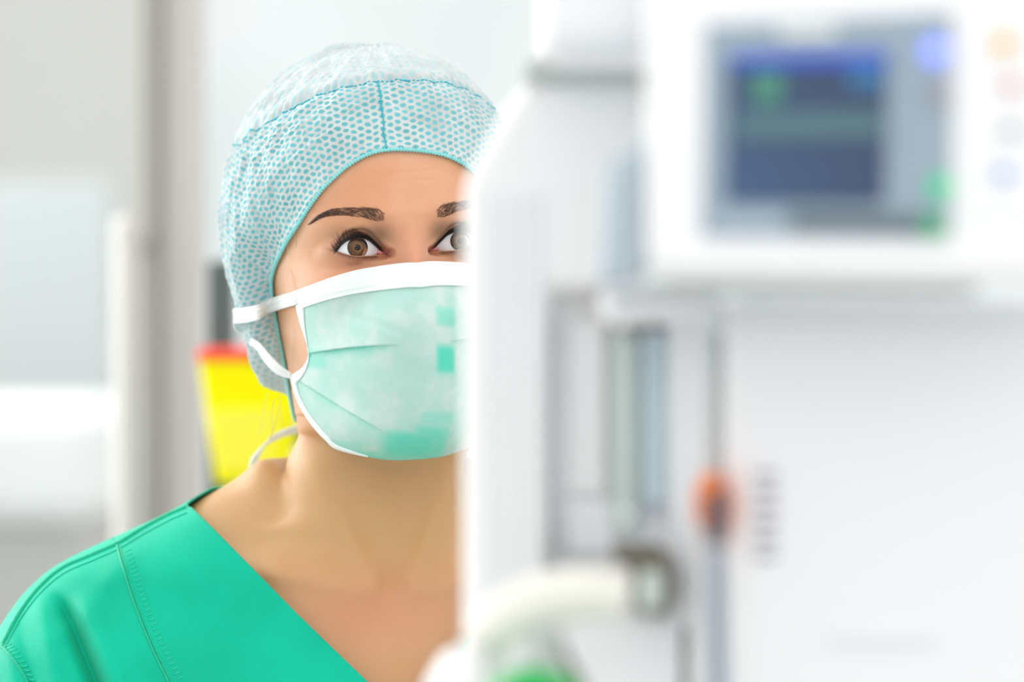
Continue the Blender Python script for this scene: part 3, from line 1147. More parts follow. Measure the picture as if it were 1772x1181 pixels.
def cap_relief(az, el, hemd):
    """folds and puckers of the cloth, millimetres outward"""
    d = .8 * np.sin(az / 4.1 + .6 * np.sin(el / 9)) * sm(-95, -60, az) * 0
    for a0, a1, w, h_ in ((-72, -80, 1.6, 1.5), (-80, -92, 1.2, 1.0), (-88, -84, 2.0, -1.3), (-61, -66, 1.4, .8), (-98, -104, 3.0, 1.8), (-108, -100, 2.0, -1.4), (-50, -56, 1.5, .5)):
        c = a1 + (a0 - a1) * sm(-55, 45, el)
        d = d + h_ * np.exp(-((az - c) / w) ** 2) * sm(-62, -40, el)
    for c0, e0, sl, w, h_ in ((-45, 34, .35, 1.1, 1.0), (-38, 30, .42, .9, .7), (-30, 24, .5, .9, .8), (-52, 28, .55, 1.0, .9), (-20, 33, .3, .8, .5), (25, 30, -.35, .9, .6), (38, 22, -.4, 1.0, .6), (14, 28, -.25, .8, .4)):
        dd = (el - e0 - sl * (az - c0))
        d = d + h_ * np.exp(-(dd / w) ** 2) * np.exp(-((az - c0) / 16) ** 2)
    d = d + .5 * np.sin(az * .55 + 1.3 * np.sin(el * .21)) * np.sin(el * .33 + .8 * np.sin(az * .17)) + .28 * np.sin(az * 1.3 + el * .4) * np.sin(el * .9 - az * .3)
    s = el - seam_el(az)
    fr = 1 - .8 * sm(45, 75, np.abs(az))
    d = d - 1.2 * fr * np.exp(-(s / 1.7) ** 2) + .6 * fr * np.exp(-((s - 4) / 2.6) ** 2)
    # gathers running up from the seam over the crown
    d = d + .8 * fr * np.exp(-((s - 10) / 9) ** 2) * np.sin(az * .42 + 2 * np.sin(az * .09)) * (s > 0)
    d = d - .9 * np.exp(-((az + 6) / 1.0) ** 2) * (s < 0) * sm(60, 0, el)
    return d


def cap_points(az, el, hem_el, lift=0.0):
    D = dirs(az, el)
    rh = R_head(D) + 1.6
    rc = R_capf(D)
    far = np.maximum(0, el - hem_el) * np.pi / 180 * 95
    reach = np.interp(np.abs(az), [0, 55, 90, 180], [46, 46, 30, 22])
    k = sm(0, 1, np.clip(far / reach, 0, 1))
    r = rh + (np.maximum(rc, rh + .5) - rh) * k
    r = r + 1.5 * cap_relief(az, el, far) * sm(1, 8, far) + .9 * sm(.4, 2.5, far) * (1 - sm(4, 7, far))
    return CC + D * (r + lift)[..., None]


cap = None


def build_cap():
    global cap
    nb, nc = 170, 130
    V, UV, DS = [], [], []
    for i in range(nb):
        t = i / (nb - 1)
        el = hE + (seam_el(hA) - hE) * t
        P = cap_points(hA, el, hE)
        V.append(P); UV.append(np.stack([np.radians(hA) * 94, np.where(el > 0, np.radians(el) * 98, P[:, 2] - 22)], -1))
        DS.append(np.clip(.95 - .45 * sm(-84, -100, hA) - .15 * sm(0, 40, hA), 0, 1) * np.ones(NCAP))
    G = np.array(V)
    j0 = int(np.argmin(np.abs(hA + 6)))
    step = np.linalg.norm(np.roll(G, -1, axis=1) - G, axis=2)
    cu = np.concatenate([np.zeros((nb, 1)), np.cumsum(step, axis=1)[:, :-1]], 1); cu -= cu[:, j0:j0 + 1]
    cv = np.concatenate([np.zeros((1, NCAP)), np.cumsum(np.linalg.norm(np.diff(G, axis=0), axis=2), axis=0)]); cv -= cv[-1:]
    UV = [np.stack([cu.ravel(), cv.ravel()], -1)]
    V = np.concatenate(V); UV = np.concatenate(UV); DS = np.concatenate(DS)
    cap = mesh_obj('surgical_cap', xf(nH, V), grid_faces(nb, NCAP, True), M_CAP, None, uvs=UV, attrs=dict(dot_strength=DS))
    under_person(cap)
    V, UV, DS = [], [], []
    for i in range(nc):
        t = i / (nc - 1)
        el = seam_el(hA) + (89.5 - seam_el(hA)) * t
        P = cap_points(hA, el, hE)
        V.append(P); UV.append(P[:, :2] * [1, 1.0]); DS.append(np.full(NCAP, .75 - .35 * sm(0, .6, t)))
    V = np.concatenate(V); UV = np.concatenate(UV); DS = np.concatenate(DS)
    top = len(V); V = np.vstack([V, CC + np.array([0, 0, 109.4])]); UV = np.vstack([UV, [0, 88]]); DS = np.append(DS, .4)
    F = [tuple(f) for f in grid_faces(nc, NCAP, True)] + [((nc - 1) * NCAP + j, (nc - 1) * NCAP + (j + 1) % NCAP, top) for j in range(NCAP)]
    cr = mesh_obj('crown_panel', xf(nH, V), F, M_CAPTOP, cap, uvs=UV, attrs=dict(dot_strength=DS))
    # rolled hem with its overlock thread
    P = cap_points(hA, hE + .4, hE, .5)
    P = np.vstack([P, P[:1]])
    s = np.arange(len(P) * 4) / 4
    Pd = np.stack([np.interp(s, np.arange(len(P)), P[:, k]) for k in range(3)], -1)[:-4]
    o = tubes('elastic_hem', [xf(nH, Pd)], [.0011 + .00035 * np.sin(np.arange(len(Pd)) * 1.15)], M_CAPEDGE, cap, 8)
    # seam threads
    paths, rad = [], []
    az = np.linspace(-150, 150, 620)
    P = cap_points(az, seam_el(az), np.interp(az, hA, hE), .35)
    for i in range(0, 618, 4):
        L = 4 if random.random() < .55 else 3
        paths.append(xf(nH, P[i:i + L])); rad.append(random.uniform(.00025, .0006))
    el = np.linspace(float(np.interp(-6, hA, hE)) + 1, float(seam_el(np.array(-6.0))), 120)
    azs = np.full(120, -6.0) + .22 * np.sin(el * .7 + .8 * np.sin(el * 1.9))
    P = cap_points(azs, el, np.full(120, float(np.interp(-6, hA, hE))), .5)
    for i in range(0, 117, 4):
        paths.append(xf(nH, P[i:i + 4])); rad.append(random.uniform(.00035, .0007))
    tubes('seam_thread', paths, rad, M_CAPSTITCH, cap, 6)
    # hair gathered under the cap
    sel = np.arange(0, NCAP, 4)
    V = []
    for i in range(40):
        t = i / 39
        el = hE[sel] + 6 + (88 - hE[sel] - 6) * t
        D = dirs(hA[sel], el)
        V.append(CC + (cap_points(hA[sel], el, hE[sel]) - CC) * (1 - .045 * sm(0, .2, t) - .03))
    mesh_obj('hair', xf(nH, np.concatenate(V)), grid_faces(40, len(sel), True), M_HAIR, None)


build_cap()
under_person(bpy.data.objects['hair'])
cap_bvh = bvh_of(cap)

# ------------------------------------------------------------------ surgical mask
_HC = [(10, -24), (-4, -29.5), (-9, -31.5), (-16, -35.5), (-24, -40), (-32, -45), (-40, -49), (-46, -50.5), (-56, -49.5), (-70, -46.5), (-85, -42.5), (-100, -38), (-110, -33.5), (-118, -26), (-124, -16), (-129, -4), (-134, 14), (-150, 80)]
_HCz = np.array([h[0] for h in _HC], float); _HCy = np.array([h[1] for h in _HC], float)
_zz, _hc = smooth_table(_HCz, _HCy, 3)


def M_surf(x, z):
    Hc = np.interp(z, _zz, _hc)
    tent = Hc + .45 * (np.sqrt(x ** 2 + 30) - 5.5) + x ** 2 / 58
    base = S_plain(x, z) - 3.2 - 4.4 * g2(np.abs(x), z, 46, -22, 20, 14) + .10 * np.maximum(0, -110 - z) ** 2
    return -smax(-base, -tent, 5.0)


CAMH = xfi(nHi, [[0, 0, CAMZ]])[0]


def mask_hit(px, py):
    e = xfi(nHi, [tuple(W(px, py, 2.0))])[0]
    t = np.linspace(.84, .98, 700)
    P = CAMH + (e - CAMH) * t[:, None]
    q = P[:, 1] - M_surf(P[:, 0], P[:, 2])
    k = np.where(q > 0)[0]
    k = k[0] if len(k) else int(np.argmax(q))
    return P[k]


TOPP = [(507, 505), (535, 495), (575, 481), (615, 470), (655, 463), (696, 458), (727, 457)]
SIDEP = [(507, 505), (513, 535), (521, 565), (531, 595), (534, 615), (524, 636), (502, 652)]
BOTP = [(502, 652), (512, 688), (527, 718), (545, 743), (564, 763), (588, 780)]
top_c = np.array([mask_hit(*p) for p in TOPP])[:, [0, 2]]; top_c[-1, 0] = 0
side_c = np.array([mask_hit(*p) for p in SIDEP])[:, [0, 2]]
bot_c = np.array([mask_hit(*p) for p in BOTP])[:, [0, 2]]
print('top', top_c.round(1).tolist()); print('side', side_c.round(1).tolist()); print('bot', bot_c.round(1).tolist())
bot_c = np.vstack([bot_c, [(-20, -128.5), (0, -129.5)]])


def _arc(C, t):
    s = np.concatenate([[0], np.cumsum(np.linalg.norm(np.diff(C, axis=0), axis=1))]); s /= s[-1]
    return np.stack([np.interp(t, s, C[:, k]) for k in range(2)], -1)


top_d, side_d, bot_d = (catmull(c, 200) for c in (top_c, side_c, bot_c))


def mask_xz(u, v):
    """u -1..1 across, v 0..1 down"""
    a = 1 - np.abs(u)
    T = _arc(top_d, a); B = _arc(bot_d, a ** 1.0)
    S = _arc(side_d, v)
    lin = side_d[0] * (1 - v)[:, None] + side_d[-1] * v[:, None]
    P = T * (1 - v)[:, None] + B * v[:, None] + (S - lin) * (np.abs(u) ** 5)[:, None]
    P[:, 0] *= -np.sign(u) * -1 * np.where(u == 0, 0, 1) * -1 if False else np.where(u > 0, -1, 1)
    return P


L1a, L1b = mask_hit(524, 614), mask_hit(702, 598)
L2a, L2b = mask_hit(512, 657), mask_hit(668, 751)


def pleats(x, z):
    d = np.zeros_like(x); dark = np.zeros_like(x)
    ax = -np.abs(x)
    f1 = np.interp(ax, [L1a[0], L1b[0]], [0, 1])
    z1 = L1a[2] + (L1b[2] - L1a[2]) * f1 + 1.5 * np.sin(f1 * 3.1)
    A = 4.2 * (1 - sm(.55, 1.0, f1)) * (.45 + .55 * sm(0, .2, f1))
    s = z - z1
    d += A * np.where(s > 0, np.exp(-s / 8), 0) * sm(-.3, .5, s)
    d -= 1.0 * (A / 4.2) * np.where(s <= 0, np.exp(s / 5), 0)
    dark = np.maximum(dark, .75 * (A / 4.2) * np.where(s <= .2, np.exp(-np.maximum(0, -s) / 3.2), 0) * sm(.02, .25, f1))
    f2 = np.interp(ax, [L2a[0], L2b[0]], [0, 1])
    z2 = L2a[2] + (L2b[2] - L2a[2]) * f2 - 1.5 * np.sin(f2 * 3.1)
    A2 = 4.0 * (1 - sm(.75, 1.0, f2)) * (.4 + .6 * sm(0, .2, f2))
    s2 = (z - z2)
    d += A2 * np.where(s2 > 0, np.exp(-s2 / 10), 0) * sm(-.3, .6, s2)
    d -= 1.2 * (A2 / 4) * np.where(s2 <= 0, np.exp(s2 / 6), 0)
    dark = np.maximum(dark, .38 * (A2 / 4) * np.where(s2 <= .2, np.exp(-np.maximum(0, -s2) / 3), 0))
    # soft dents
    d += 1.2 * np.sin(x / 11 + z / 17) * np.sin(z / 9 + 1) * g2(x, z, -25, -60, 30, 40)
    d += 1.0 * np.sin((x + 1.1 * z) / 6.5) * g2(x, z, -32, -98, 22, 18)
    d -= 1.8 * np.exp(-(((z + 44) - .55 * (np.abs(x) - 30)) / 3.2) ** 2) * g2(np.abs(x), z, 30, -46, 15, 12)
    return d, dark


def mask_points(u, v, lift=0.0):
    Q = mask_xz(u, v)
    x, z = Q[:, 0], Q[:, 1]
    y = M_surf(x, z)
    edge = np.minimum(1, np.minimum(v, (1 - v)) * 14) * np.minimum(1, (1 - np.abs(u)) * 9)
    d, dark = pleats(x, z)
    y = y - d * edge - lift
    return np.stack([x, y, z], -1), dark * edge


def build_mask():
    NU, NV = 300, 230
    u, v = np.meshgrid(np.linspace(-1, 1, NU), np.linspace(0, 1, NV))
    u, v = u.ravel(), v.ravel()
    P, dark = mask_points(u, v)
    x, z = P[:, 0], P[:, 2]

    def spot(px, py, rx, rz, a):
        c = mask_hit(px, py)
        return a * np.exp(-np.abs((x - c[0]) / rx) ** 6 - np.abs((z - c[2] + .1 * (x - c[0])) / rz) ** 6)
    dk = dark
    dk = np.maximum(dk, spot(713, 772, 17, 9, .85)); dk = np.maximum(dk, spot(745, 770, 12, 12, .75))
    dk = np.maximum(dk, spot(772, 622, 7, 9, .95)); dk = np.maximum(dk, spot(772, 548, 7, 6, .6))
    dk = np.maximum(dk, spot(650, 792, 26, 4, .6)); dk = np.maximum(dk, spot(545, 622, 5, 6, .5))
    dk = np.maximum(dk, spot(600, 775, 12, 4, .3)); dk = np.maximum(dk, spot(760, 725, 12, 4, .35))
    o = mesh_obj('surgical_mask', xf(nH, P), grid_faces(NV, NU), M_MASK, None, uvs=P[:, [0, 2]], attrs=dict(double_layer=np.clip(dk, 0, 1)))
    under_person(o)
    solidify(o, .0006, 1)
    # white band over the nose
    nb = 26
    u2 = np.tile(np.linspace(-.992, .992, NU), nb); t = np.repeat(np.linspace(0, 1, nb), NU)
    Tt = mask_xz(u2, np.zeros_like(u2)); Bb = mask_xz(u2, np.ones_like(u2))
    wv = 14.0 / np.linalg.norm(Tt - Bb, axis=1) * (1 - .22 * np.abs(u2) ** 3)
    P2, _ = mask_points(u2, t * wv - .006 * (1 - t), .9)
    P2[:, 1] -= .5 * np.exp(-((t - .72) / .05) ** 2) + .4 * np.exp(-((t - 1) / .06) ** 2)
    b = mesh_obj('nose_band', xf(nH, P2), grid_faces(nb, NU), M_MASKBAND, o)
    solidify(b, .0008, 0)
    paths, rads = [], []
    for k in range(64):
        uu = np.linspace(0, .012, 4) + (-.96 + 1.92 * k / 63)
        w_ = np.interp(uu, u2[:NU], wv[:NU])
        q, _ = mask_points(uu, .80 * w_, 1.25)
        paths.append(xf(nH, q)); rads.append(.00022)
    tubes('band_stitch', paths, rads, M_MASKSTITCH, b, 5)
    # bound edges
    for s in (-1, 1):
        n = 120
        vv = np.linspace(-.01, 1, n)
        cols = []
        for k, (du, lf) in enumerate(((.0, -.3), (.0, .9), (.02, 1.5), (.05, 1.5), (.068, 1.0), (.07, .3))):
            cols.append(mask_points(s * (1 - du * (1 - .1 * np.sin(vv * 3))), np.clip(vv, 0, 1), lf)[0] + [0, 0, 0])
        G = np.array(cols)
        bd = mesh_obj('side_binding', xf(nH, G.reshape(-1, 3)), grid_faces(len(cols), n), M_MASKBAND, o)
        solidify(bd, .0004, 0)
        n = 120
        uu = s * np.linspace(1.0, .30, n)
        tp = np.interp(np.linspace(0, 1, n), [0, .5, 1], [1, .8, .12])
        cols = [mask_points(uu, 1 - a * tp, l * (.3 + .7 * tp))[0] for a, l in ((0, -.5), (0, .8), (.02, 1.2), (.045, 1.0), (.05, .2))]
        bd = mesh_obj('lower_binding', xf(nH, np.array(cols).reshape(-1, 3)), grid_faces(len(cols), n), M_MASKBAND, o)
        solidify(bd, .0004, 0)
    return o


mask = build_mask()


def ribbon(name, P, up, half, mat, parent, th=.0009, n=90, twist=None):
    P = catmull(np.asarray(P, float), n); U = catmull(np.asarray(up, float), n); H = np.interp(np.linspace(0, 1, n), np.linspace(0, 1, len(half)), half)
    U /= np.linalg.norm(U, axis=1, keepdims=True)
    rows = []
    for f in np.linspace(-1, 1, 9):
        crease = .0006 * (1 - abs(f)) * np.sin(np.linspace(0, 25, n))
        T = np.gradient(P, axis=0); Nn = np.cross(T, U); Nn /= np.linalg.norm(Nn, axis=1, keepdims=True) + 1e-9
        rows.append(P + U * (H * f)[:, None] + Nn * (crease + .0005 * np.cos(f * 9))[:, None])
    o = mesh_obj(name, np.concatenate(rows), grid_faces(9, n), mat, parent)
    solidify(o, th, 0)
    return o


def ties():
    for s in (-1, 1):
        def hp(pts):
            L = np.array(pts, float); L[:, 0] *= -s
            return xf(nH, L)
        a = mask_hit(512, 516)
        # upper tie: flat tape back over the cap
        p = [a + [0, -2.2, 0], xfi(nHi, np.array(hit(cap_bvh, 466, 529, .0016)[0])), (-84, 66, -33), (-91.5, 88, -34), (-93.5, 110, -34), (-84, 145, -41), (-50, 185, -38), (0, 199, -36)]
        
        P = np.array([np.asarray(k, float) for k in p])
        ribbon('upper_tie', hp(P), [[0, 0, 1]] * len(P), [.0040, .0044, .0046, .0046, .0044, .004, .004], M_TIE, mask)
        b = mask_hit(503, 651)
        P = np.array([b + [0, -1.5, 0], (-74, 36, -76), (-78, 58, -66), (-82.5, 84, -54), (-85, 104, -50), (-76, 146, -52), (-45, 180, -56), (0, 190, -60)], float)
        P[1] = b + (P[3] - b) * .3 + [-2, -3, -1.5]; P[2] = b + (P[3] - b) * .65 + [-2, -3, -1]
        ribbon('lower_tie', hp(P), [[0, .1, 1], [.2, .1, 1], [.5, 0, 1], [.3, 0, 1], [0, 0, 1], [0, 0, 1], [0, 0, 1], [0, 0, 1]], [.0016, .0032, .0026, .0020, .003, .003, .003], M_TIE, mask)
    # the free end of the lower tie looping out behind the neck
    P = [W(520, 742, 1.975), W(492, 750, 1.97), W(468, 762, 1.965), W(450, 780, 1.962), W(439, 802, 1.96), W(440, 830, 1.965), W(470, 850, 1.975)]
    ribbon('tie_loop', P, [[0, .3, 1], [.1, .3, 1], [.4, .3, .8], [.8, .3, .5], [1, .3, 0], [1, .3, 0], [.5, .3, -.5]], [.0022] * 5, M_TIE, mask, .0012)


ties()


def loose_hair():
    S = [[(452, 500), (500, 462), (512, 430), (508, 400)], [(470, 545), (478, 580), (486, 620), (503, 650)], [(478, 520), (484, 560), (480, 610), (494, 640)],
         [(500, 455), (506, 480), (509, 506)], [(466, 560), (474, 590), (482, 612), (484, 640)], [(488, 540), (484, 570), (490, 600), (498, 628)],
         [(470, 520), (472, 565), (479, 600), (481, 622)], [(508, 530), (510, 570), (508, 610), (504, 640)], [(476, 690), (470, 715), (472, 745), (468, 760)],
         [(484, 700), (478, 730), (470, 752), (462, 770)], [(462, 680), (455, 710), (452, 740), (446, 752)], [(490, 640), (484, 680), (486, 720), (490, 745)],
         [(500, 395), (497, 420), (500, 440), (506, 446)], [(560, 405), (552, 440), (545, 455)], [(474, 500), (466, 545), (470, 585)], [(480, 495), (470, 520), (455, 552)], [(486, 500), (478, 530), (462, 560)]]
    paths, rads = [], []
    for s in S:
        C = catmull(np.array(s, float), 26)
        for rep in range(2):
            off = np.array([random.uniform(-3, 3), random.uniform(-4, 4)]) if rep else np.zeros(2)
            P = []
            zlast = 1.87
            for c in C:
                c = c + off
                hh = [h for h in (hit(body_bvh, *c, .0012), hit(cap_bvh, *c, .0012)) if h]
                if hh: zlast = .6 * zlast + .4 * min(h[0].y for h in hh)
                P.append(tuple(W(c[0], c[1], min(zlast, 1.93) - .001)))
            P = np.array(P)
            for _ in range(6): P[1:-1] = .5 * P[1:-1] + .25 * (P[2:] + P[:-2])
            paths.append(P); rads.append(.00007)
    under_person(tubes('loose_hair', paths, rads, M_BLOND, None, 5))


loose_hair()


# ------------------------------------------------------------------ scrub top
def clip_mesh(V, F, phi, attrs=None):
    """keep the side where phi > 0, cutting triangles cleanly"""
    tris = []
    for f in F:
        for k in range(1, len(f) - 1): tris.append((f[0], f[k], f[k + 1]))
    T = np.array(tris)
    pos = phi > 0
    cnt = pos[T].sum(1)
    out = [tuple(t) for t in T[cnt == 3]]
    newV, cache = [], {}

    def cut(a, b):
        k = (min(a, b), max(a, b))
        if k not in cache:
            t = phi[a] / (phi[a] - phi[b])
            cache[k] = len(V) + len(newV)
            newV.append(V[a] + (V[b] - V[a]) * t)
        return cache[k]
    for t in T[(cnt == 1) | (cnt == 2)]:
        poly = []
        for i in range(3):
            a, b = int(t[i]), int(t[(i + 1) % 3])
            if pos[a]: poly.append(a)
            if pos[a] != pos[b]: poly.append(cut(a, b))
        for k in range(1, len(poly) - 1): out.append((poly[0], poly[k], poly[k + 1]))
    VV = np.vstack([V, np.array(newV)]) if newV else V
    used = np.unique(np.array(out).ravel())
    m = -np.ones(len(VV), int); m[used] = np.arange(len(used))
    return VV[used], [tuple(m[list(t)]) for t in out], cache


def garment_relief(P):
    x, y, z = P.T
    d = np.zeros(len(P))
    ax = x
    front = sm(20, -30, y)
    # deep fold running down the sleeve front and softer ones beside it
    for (x0, z0), (x1, z1), w, h_ in (((-196, -224), (-172, -285), 7, -19), ((-186, -222), (-160, -285), 8, 9), ((-212, -222), (-200, -285), 6, 4.6), ((-224, -232), (-214, -290), 5, -3.6),
                                      ((-160, -190), (-186, -222), 9, 2.6), ((-150, -205), (-140, -290), 9, -1.6), ((-176, -205), (-150, -262), 8, -1.8), ((-232, -238), (-226, -290), 4, 1.6),
                                      ((-120, -190), (-60, -262), 16, 1.4), ((-98, -205), (-92, -290), 14, -1.2)):
        t = (z - z0) / (z1 - z0)
        c = x0 + (x1 - x0) * t
        fade = sm(-.25, .12, t) * (1 - sm(1.3, 1.8, t))
        d += h_ * np.exp(-((ax - c) / w) ** 2) * fade * front
        d += h_ * np.exp(-((-ax - c) / w) ** 2) * fade * front
    d += .7 * np.sin(x / 17 + z / 23) * np.sin(z / 13 - x / 31)
    return d


def build_scrubs():
    zs = np.concatenate([np.arange(-128, -300, -1.6), np.arange(-300, -421, -4)])
    V = np.concatenate([garment_ring(z) for z in zs])
    V[:, 1] -= garment_relief(V)
    F = [tuple(f) for f in grid_faces(len(zs), NT, True)]
    # lower torso, straight down to the hem of the top
    base = V[-NT:]
    rows = [base + [0, 0, -dz] for dz in (40, 90, 140, 200, 260)]
    nr = len(zs)
    V = np.vstack([V] + rows)
    for r in range(nr - 1, nr + 4):
        F += [(r * NT + j, r * NT + (j + 1) % NT, (r + 1) * NT + (j + 1) % NT, (r + 1) * NT + j) for j in range(NT)]
    x, y, z = V.T
    a = xfi(nBi, [tuple(W(333, 880, 1.868)), tuple(W(420, 968, 1.835)), tuple(W(520, 1068, 1.80)), tuple(W(640, 1184, 1.785))])
    ax_ = np.concatenate([[-400], a[:, 0], [0]]); az_ = np.concatenate([[a[0, 2] - (-400 - a[0, 0]) * -.10], a[:, 2], [a[-1, 2] + (a[-1, 2] - a[-2, 2]) / (a[-1, 0] - a[-2, 0]) * -a[-1, 0]]])
    print('V', a.round(1).tolist())
    zV = np.interp(-np.abs(x), ax_, az_)
    zB = -146 - .06 * np.abs(x)
    m = sm(0, 26, y)
    phi = (zV * (1 - m) + zB * m) - z
    top, tf, _ = clip_mesh(V, F, phi)
    # shoulder seam line splits off the sleeves
    q = xfi(nBi, [tuple(W(203, 940, 1.86)), tuple(W(238, 1060, 1.82)), tuple(W(292, 1184, 1.80))])
    sx = lambda zz: np.interp(-zz, [-q[0, 2] - 60, -q[0, 2], -q[1, 2], -q[2, 2], -q[2, 2] + 60], [q[0, 0] - 6, q[0, 0], q[1, 0], q[2, 0], q[2, 0] + 10])
    seamx = -sx(top[:, 2])
    st = None
    mid, mf, _ = clip_mesh(top, tf, np.where(top[:, 2] > -360, seamx - np.abs(top[:, 0]), 1.0))
    o = mesh_obj('scrub_top', xf(nB, mid), mf, M_SCRUB, None)
    under_person(o)
    solidify(o, .0012, -1)
    for s in (-1, 1):
        sl, sf, _ = clip_mesh(top, tf, np.where(top[:, 2] > -318, s * top[:, 0] - seamx, -1.0))
        # slight step beneath the seam
        # sleeve tube below the armpit
        so = len(sl)
        P = catmull(np.array([(s * 165, 0, -290), (s * 188, 0, -322), (s * 206, 4, -362), (s * 219, 6, -410), (s * 222, 6, -440)], float), 30)
        v, f = tube_geo(P, np.linspace(44, 66, 30), 64, False)
        v = np.array(v)
        sl = np.vstack([sl, v]); sf = sf + [tuple(i + so for i in k) for k in f]
        e = mesh_obj('sleeve', xf(nB, sl), sf, M_SCRUB, o)
        solidify(e, .0012, -1)
    return o, top, tf


scrubs, _gt_v, _gt_f = build_scrubs()
gar_bvh = BVHTree.FromPolygons([Vector(v) for v in xf(nB, _gt_v)], _gt_f)


def surface_path(bvh, pts, n, lift, fallY=1.9):
    C = catmull(np.array(pts, float), n)
    P = []; last = None
    for c in C:
        h = hit(bvh, c[0], c[1], lift)
        if h is None:
            # just off the outline: nearest surface point
            w = W(c[0], c[1], fallY)
            loc, nrm, i, d = bvh.find_nearest(w)
            P.append(tuple(loc + nrm * lift * (1 if nrm.y < 0 else -1) * 0 + Vector((0, 0, lift))))
        else: P.append(tuple(h[0]))
    P = np.array(P)
    for _ in range(4): P[1:-1] = .5 * P[1:-1] + .25 * (P[2:] + P[:-2])
    return P


def scrub_seams():
    paths, rads, sp, sr = [], [], [], []
    tops = [(322, 876), (290, 890), (245, 914), (205, 938), (160, 958), (110, 980), (75, 1008), (48, 1040), (25, 1075), (8, 1110)]
    P = surface_path(gar_bvh, [(x + 1, y + 6) for x, y in tops], 160, .0014)
    paths.append(P); rads.append(.0016)
    P = surface_path(gar_bvh, [(x + 3, y + 15) for x, y in tops], 160, .0013)
    paths.append(P); rads.append(.0006)
    P = surface_path(gar_bvh, [(203, 945), (218, 1000), (238, 1060), (262, 1120), (294, 1184)], 160, .0012)
    paths.append(P); rads.append(.0009)
    P = surface_path(gar_bvh, [(208, 945), (223, 1000), (243, 1060), (267, 1120), (299, 1184)], 160, .0011)
    paths.append(P); rads.append(.0006)
    A = surface_path(gar_bvh, [(216, 955), (233, 1005), (254, 1065), (279, 1125), (311, 1184)], 200, .0012)
    B = surface_path(gar_bvh, [(226, 950), (243, 1000), (264, 1060), (289, 1120), (321, 1180)], 200, .0012)
    for i in range(4, 198, 7):
        sp.append(np.linspace(A[i], B[i], 5)); sr.append(.00045)
    tubes('shoulder_stitching', sp, sr, M_SCRUBSTITCH, scrubs, 6)
    sp, sr = [], []
    P = surface_path(gar_bvh, [(0, 1118), (12, 1126), (30, 1150), (48, 1181), (52, 1190)], 60, .0013)
    paths.append(P); rads.append(.0010)
    A = surface_path(gar_bvh, [(6, 1116), (22, 1132), (40, 1158), (56, 1186)], 80, .0013)
    B = surface_path(gar_bvh, [(16, 1112), (32, 1128), (52, 1156), (68, 1186)], 80, .0013)
    for i in range(2, 78, 7):
        sp.append(np.linspace(A[i], B[i], 5)); sr.append(.0005)
    tubes('seam', paths, rads, M_SCRUBSEAM, scrubs, 8)
    tubes('sleeve_stitching', sp, sr, M_SCRUBSTITCH, scrubs, 6)


scrub_seams()

# ------------------------------------------------------------------ the room behind
M_WALL = pm('wall_paint', rgb('EEF1F0'), .6, noise=.02, nscale=3)
M_WALLG = pm('corridor_paint', rgb('DEDDD9'), .7, noise=.03, nscale=2)
M_FLOOR = pm('floor_vinyl', rgb('C9CCC9'), .35, noise=.05, nscale=6)
M_STEEL = pm('door_post_steel', rgb('9A9793'), .5, noise=.04, nscale=20)
M_FRAME = pm('window_frame_paint', rgb('CDC8C5'), .5, noise=.02, nscale=10)
M_HANDLE = pm('satin_handle', rgb('CFCCC7'), .4, noise=.03, nscale=30)
M_YEL = pm('yellow_plastic', rgb('FFF200'), .5, spec=.12, noise=.04, nscale=30)
M_YEL2 = pm('yellow_label', rgb('FFF04A'), .5, spec=.15, noise=.04, nscale=60)
M_RED = pm('red_plastic', rgb('F0402A'), .4, noise=.05, nscale=30)
M_DARK = pm('dark_grey_plastic', rgb('54605F'), .45, noise=.08, nscale=30)
M_WHITE = pm('white_enamel', rgb('F2F3F5'), .35, noise=.01, nscale=20)
M_PALEG = pm('pale_green_tint', rgb('CDD4D5'), .7, noise=.03, nscale=4)
M_GLOWPROP = pm('glow_white', rgb('FFFFFF'), .7, noise=.01, nscale=8)
m_, nt_, b_ = new_mat('frosted_window_glass')
b_.inputs['Base Color'].default_value = (.12, .13, .13, 1); b_.inputs['Roughness'].default_value = .5
kk = N(nt_); tco = nt_.nodes.new('ShaderNodeTexCoord').outputs['Object']
b_.inputs['Emission Strength'].default_value = .83
nt_.links.new(kk.mix(kk.ss(kk.noise(tco, 2.2, 2), .35, .65), (*rgb('E2ECEB'), 1), (*rgb('F4F8F8'), 1)), b_.inputs['Emission Color'])
M_FROST = m_
m_, nt_, b_ = new_mat('door_glass')
gtp = nt_.nodes.new('ShaderNodeBsdfTransparent'); gtp.inputs[0].default_value = (.95, .965, .965, 1)
ggl = nt_.nodes.new('ShaderNodeBsdfGlossy'); ggl.inputs['Roughness'].default_value = .05
gfr = nt_.nodes.new('ShaderNodeFresnel'); gfr.inputs[0].default_value = 1.45
gmx = nt_.nodes.new('ShaderNodeMixShader')
nt_.links.new(gfr.outputs[0], gmx.inputs[0]); nt_.links.new(gtp.outputs[0], gmx.inputs[1]); nt_.links.new(ggl.outputs[0], gmx.inputs[2])
nt_.links.new(gmx.outputs[0], nt_.nodes['Material Output'].inputs[0])
M_GLASS = m_


def struct(o):
    o['kind'] = 'structure'
    return o


YB = 3.15                                   # plane of the partition with the door


def bx_px(x0, x1, Y):
    return W(x0, 0, Y).x, W(x1, 0, Y).x


